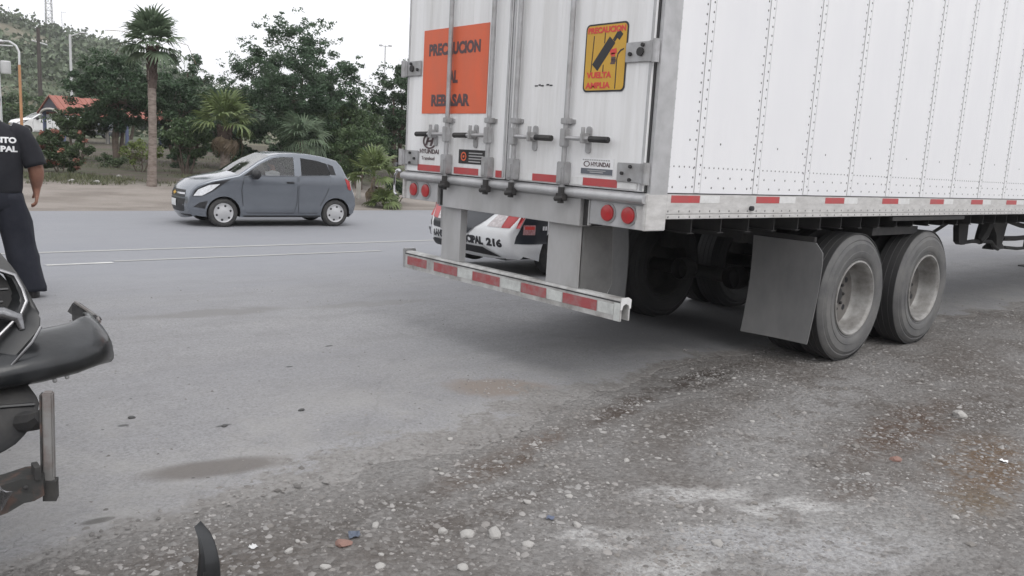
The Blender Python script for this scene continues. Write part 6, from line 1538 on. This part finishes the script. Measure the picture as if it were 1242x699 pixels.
def lamp_white(t, z0):
    MB().tube([(0,0,0), (0,0,8.25-z0)], [.11, .08], 10).build('pole', MT['pole_grey'], t, True)
    MB().tube([(0,0,8.1-z0), (.35,-.25,8.3-z0), (.6,-.45,8.38-z0)], .05, 6).build('arm', MT['pole_grey'], t, True)
    MB().ellipsoid((.75, -.55, 8.4-z0), (.32, .25, .07), 10, 6).build('lamp_head', MT['pole_grey'], t, True)
pole_thing('street_lamp', 'tall straight pale grey lamp post rising behind the shelter roof', 'street lamp', 11.45, 65.1, lamp_white)
def util(t, z0):
    MB().tube([(0,0,0), (0,0,12.1-z0)], [.24, .17], 10).build('pole', MT['pole_dark'], t, True)
    u = Vector((.76,-.65,-.06)); b = MB(); b.tube([Vector((0,0,10.6-z0))-u*.75+Vector((0,0,.12)), Vector((0,0,10.5-z0))+u*.95-Vector((0,0,.08))], .085, 4); a = b.build('crossarm', MT['pole_grey'], t)
    b = MB()
    for s in (-.7, -.35, .45, .85): b.ellipsoid(tuple(Vector((0,0,10.75-z0))+u*s), (.09, .09, .15), 8, 6)
    b.build('insulator', MT['wall_pale'], a)
pole_thing('utility_pole', 'dark wooden utility pole with a pale crossarm above the shelter', 'utility pole', 16.4, 101.2, util)
def transf(t, z0):
    MB().tube([(0,0,0), (0,0,7.6-z0)], [.17, .13], 10).build('pole', MT['pole_grey'], t, True)
    MB().lathe([(5.2-z0, .02), (5.2-z0, .30), (5.3-z0, .34), (6.05-z0, .34), (6.12-z0, .28), (6.14-z0, .02)], (.45, -.3, 0), 'z', 16).build('transformer', MT['pole_grey'], t, True)
    MB().tube([(-.5,.4,7.2-z0), (.9,-.6,7.2-z0)], .05, 4).build('crossarm', MT['pole_grey'], t)
pole_thing('utility_pole', 'pale pole with grey transformer can at the left edge', 'utility pole', 7.35, 68.3, transf)
def tower(t, z0):
    H = 26; b = MB(); w0, w1 = .9, .55; P = lambda s, z: tuple((sx*(w0+(w1-w0)*z/H) for sx in s))
    cs = ((-1,-1), (1,-1), (1,1), (-1,1))
    for s in cs: b.tube([(*P(s, 0), 0), (*P(s, H), H)], .10, 5)
    b.build('leg', MT['lattice'], t)
    b = MB(); n = 14
    for k in range(n):
        za, zb_ = H*k/n, H*(k+1)/n
        for i in range(4):
            a, c2 = cs[i], cs[(i+1) % 4]; b.tube([(*P(a, za), za), (*P(c2, zb_), zb_)], .055, 4); b.tube([(*P(a, za), za), (*P(c2, za), za)], .055, 4)
    stuff(b.build('bracing', MT['lattice'], t))
    b = MB()
    for a, h in ((0, 6), (2.1, 8), (4.0, 11), (1, 15), (3, 19)): b.tube([(math.cos(a)*1.3, math.sin(a)*1.3, h), (math.cos(a)*1.3, math.sin(a)*1.3, h+2.6)], .16, 6)
    b.build('antenna', MT['pole_grey'], t)
pole_thing('antenna_tower', 'steel lattice antenna tower standing on top of the hill', 'antenna tower', 50.3, 262, tower)
def amast(t, z0): MB().tube([(0,0,0), (0,0,12)], [.12, .06], 6).build('pole', MT['lattice'], t); MB().tube([(0,0,11.6), (1.0,-.7,11.7)], .05, 5).build('antenna', MT['lattice'], t)
pole_thing('antenna_mast', 'thin antenna mast right beside the lattice tower on the hill', 'antenna mast', 53.5, 262, amast)
def farmast(t, z0):
    H = 9.9-z0; MB().tube([(0,0,0), (0,0,H)], [.09, .05], 8).build('pole', MT['pole_grey'], t, True)
    for h, s in ((H, -1), (H-.0, 1), (H-1.7, -1), (H-2.4, -.3)):
        b = MB(); b.tube([(0,0,h-.1), (.3*s,-.26*s,h)], .03, 5); b.box(.3*s-.12, .3*s+.12, -.26*s-.1, -.26*s+.1, h-.08, h+.05); b.build('floodlight', MT['pole_grey'], t)
pole_thing('light_mast', 'thin distant light mast between the tallest tree and the trailer', 'light mast', 34.2, 59.0, farmast)
def lowwall():
    t = thing('boundary_wall', 'long low pale plaster wall at the foot of the hill, far left', 'wall', (11.0, 84.0, gz(11, 84)), -.1)
    b = MB(); b.box(-14, 6, 0, .2, -.8, 1.0); w = b.build('wall', MT['wall_pale'], t); MB().box(-14, 6, -.04, .24, 1.0, 1.08).build('coping', MT['concrete'], t)
    for k in range(8): MB().box(-14+k*2.8, -13.7+k*2.8, -.06, -.002, -.8, 1.0).build('pier', MT['wall_pale'], t)
lowwall()
def house():
    x, y = 24.5, 92; t = thing('house', 'small pale flat-roofed house showing above the shelter roof', 'house', (x, y, gz(x, y)), -.4); 
    MB().box(-4, 4, 0, 5, -.5, 2.6).build('wall', MT['wall_pale'], t); MB().box(-4.2, 4.2, -.2, 5.2, 2.6, 2.85).build('roof', MT['concrete'], t)
    for xx in (-2.6, 1.4):
        w = MB().box(xx, xx+1.2, -.05, -.002, .9, 2.0).build('window', MT['blue_steel'], t); MB().box(xx+.06, xx+1.14, -.06, -.052, .96, 1.94).build('pane', MT['glass_dark'], w)
    MB().box(-.6, .4, -.04, -.002, -.4, 1.9).build('door', MT['dark_gable'], t)
house()
# pale posts of a low fence behind the rear of the hatchback, and white-washed stones of the far verge
for k in range(6):
    x, y = 7.55+k*.30, 19.5-k*.06; o = MB().box(-.05, .05, -.05, .05, -.1, .62+.05*(k % 2)).build('fence_post', MT['wall_pale']); o.location = (x, y, gz(x, y)); tag(o, 'pale short post in the row of posts behind the rear of the grey hatchback', 'post', 'short pale posts at the far roadside')
for k, (x, y) in enumerate(((1.55, 21.1), (2.15, 21.0), (3.05, 22.3), (5.4, 22.5), (-.4, 19.5))):
    stone(SM[k % 5], x, y, .10, 'whitewashed stone lying along the far verge under the trees', 'whitewashed stones on the far verge')

# ------------------------------------------------------------------ hazy air
hz_m = bpy.data.materials.new('haze'); hz_m.use_nodes = True; ht = hz_m.node_tree; ht.nodes.clear()
ho_ = ht.nodes.new('ShaderNodeOutputMaterial'); hv = ht.nodes.new('ShaderNodeVolumePrincipled')
hv.inputs['Color'].default_value = (0.97, 0.98, 0.99, 1); hv.inputs['Density'].default_value = 0.0006; hv.inputs['Anisotropy'].default_value = 0.0
ht.links.new(hv.outputs[0], ho_.inputs['Volume'])
hz = MB().box(-420, 700, -420, 900, -14, 75).build('haze', hz_m); stuff(hz); tag(hz, 'pale hazy air dimming the far hillside', 'haze')
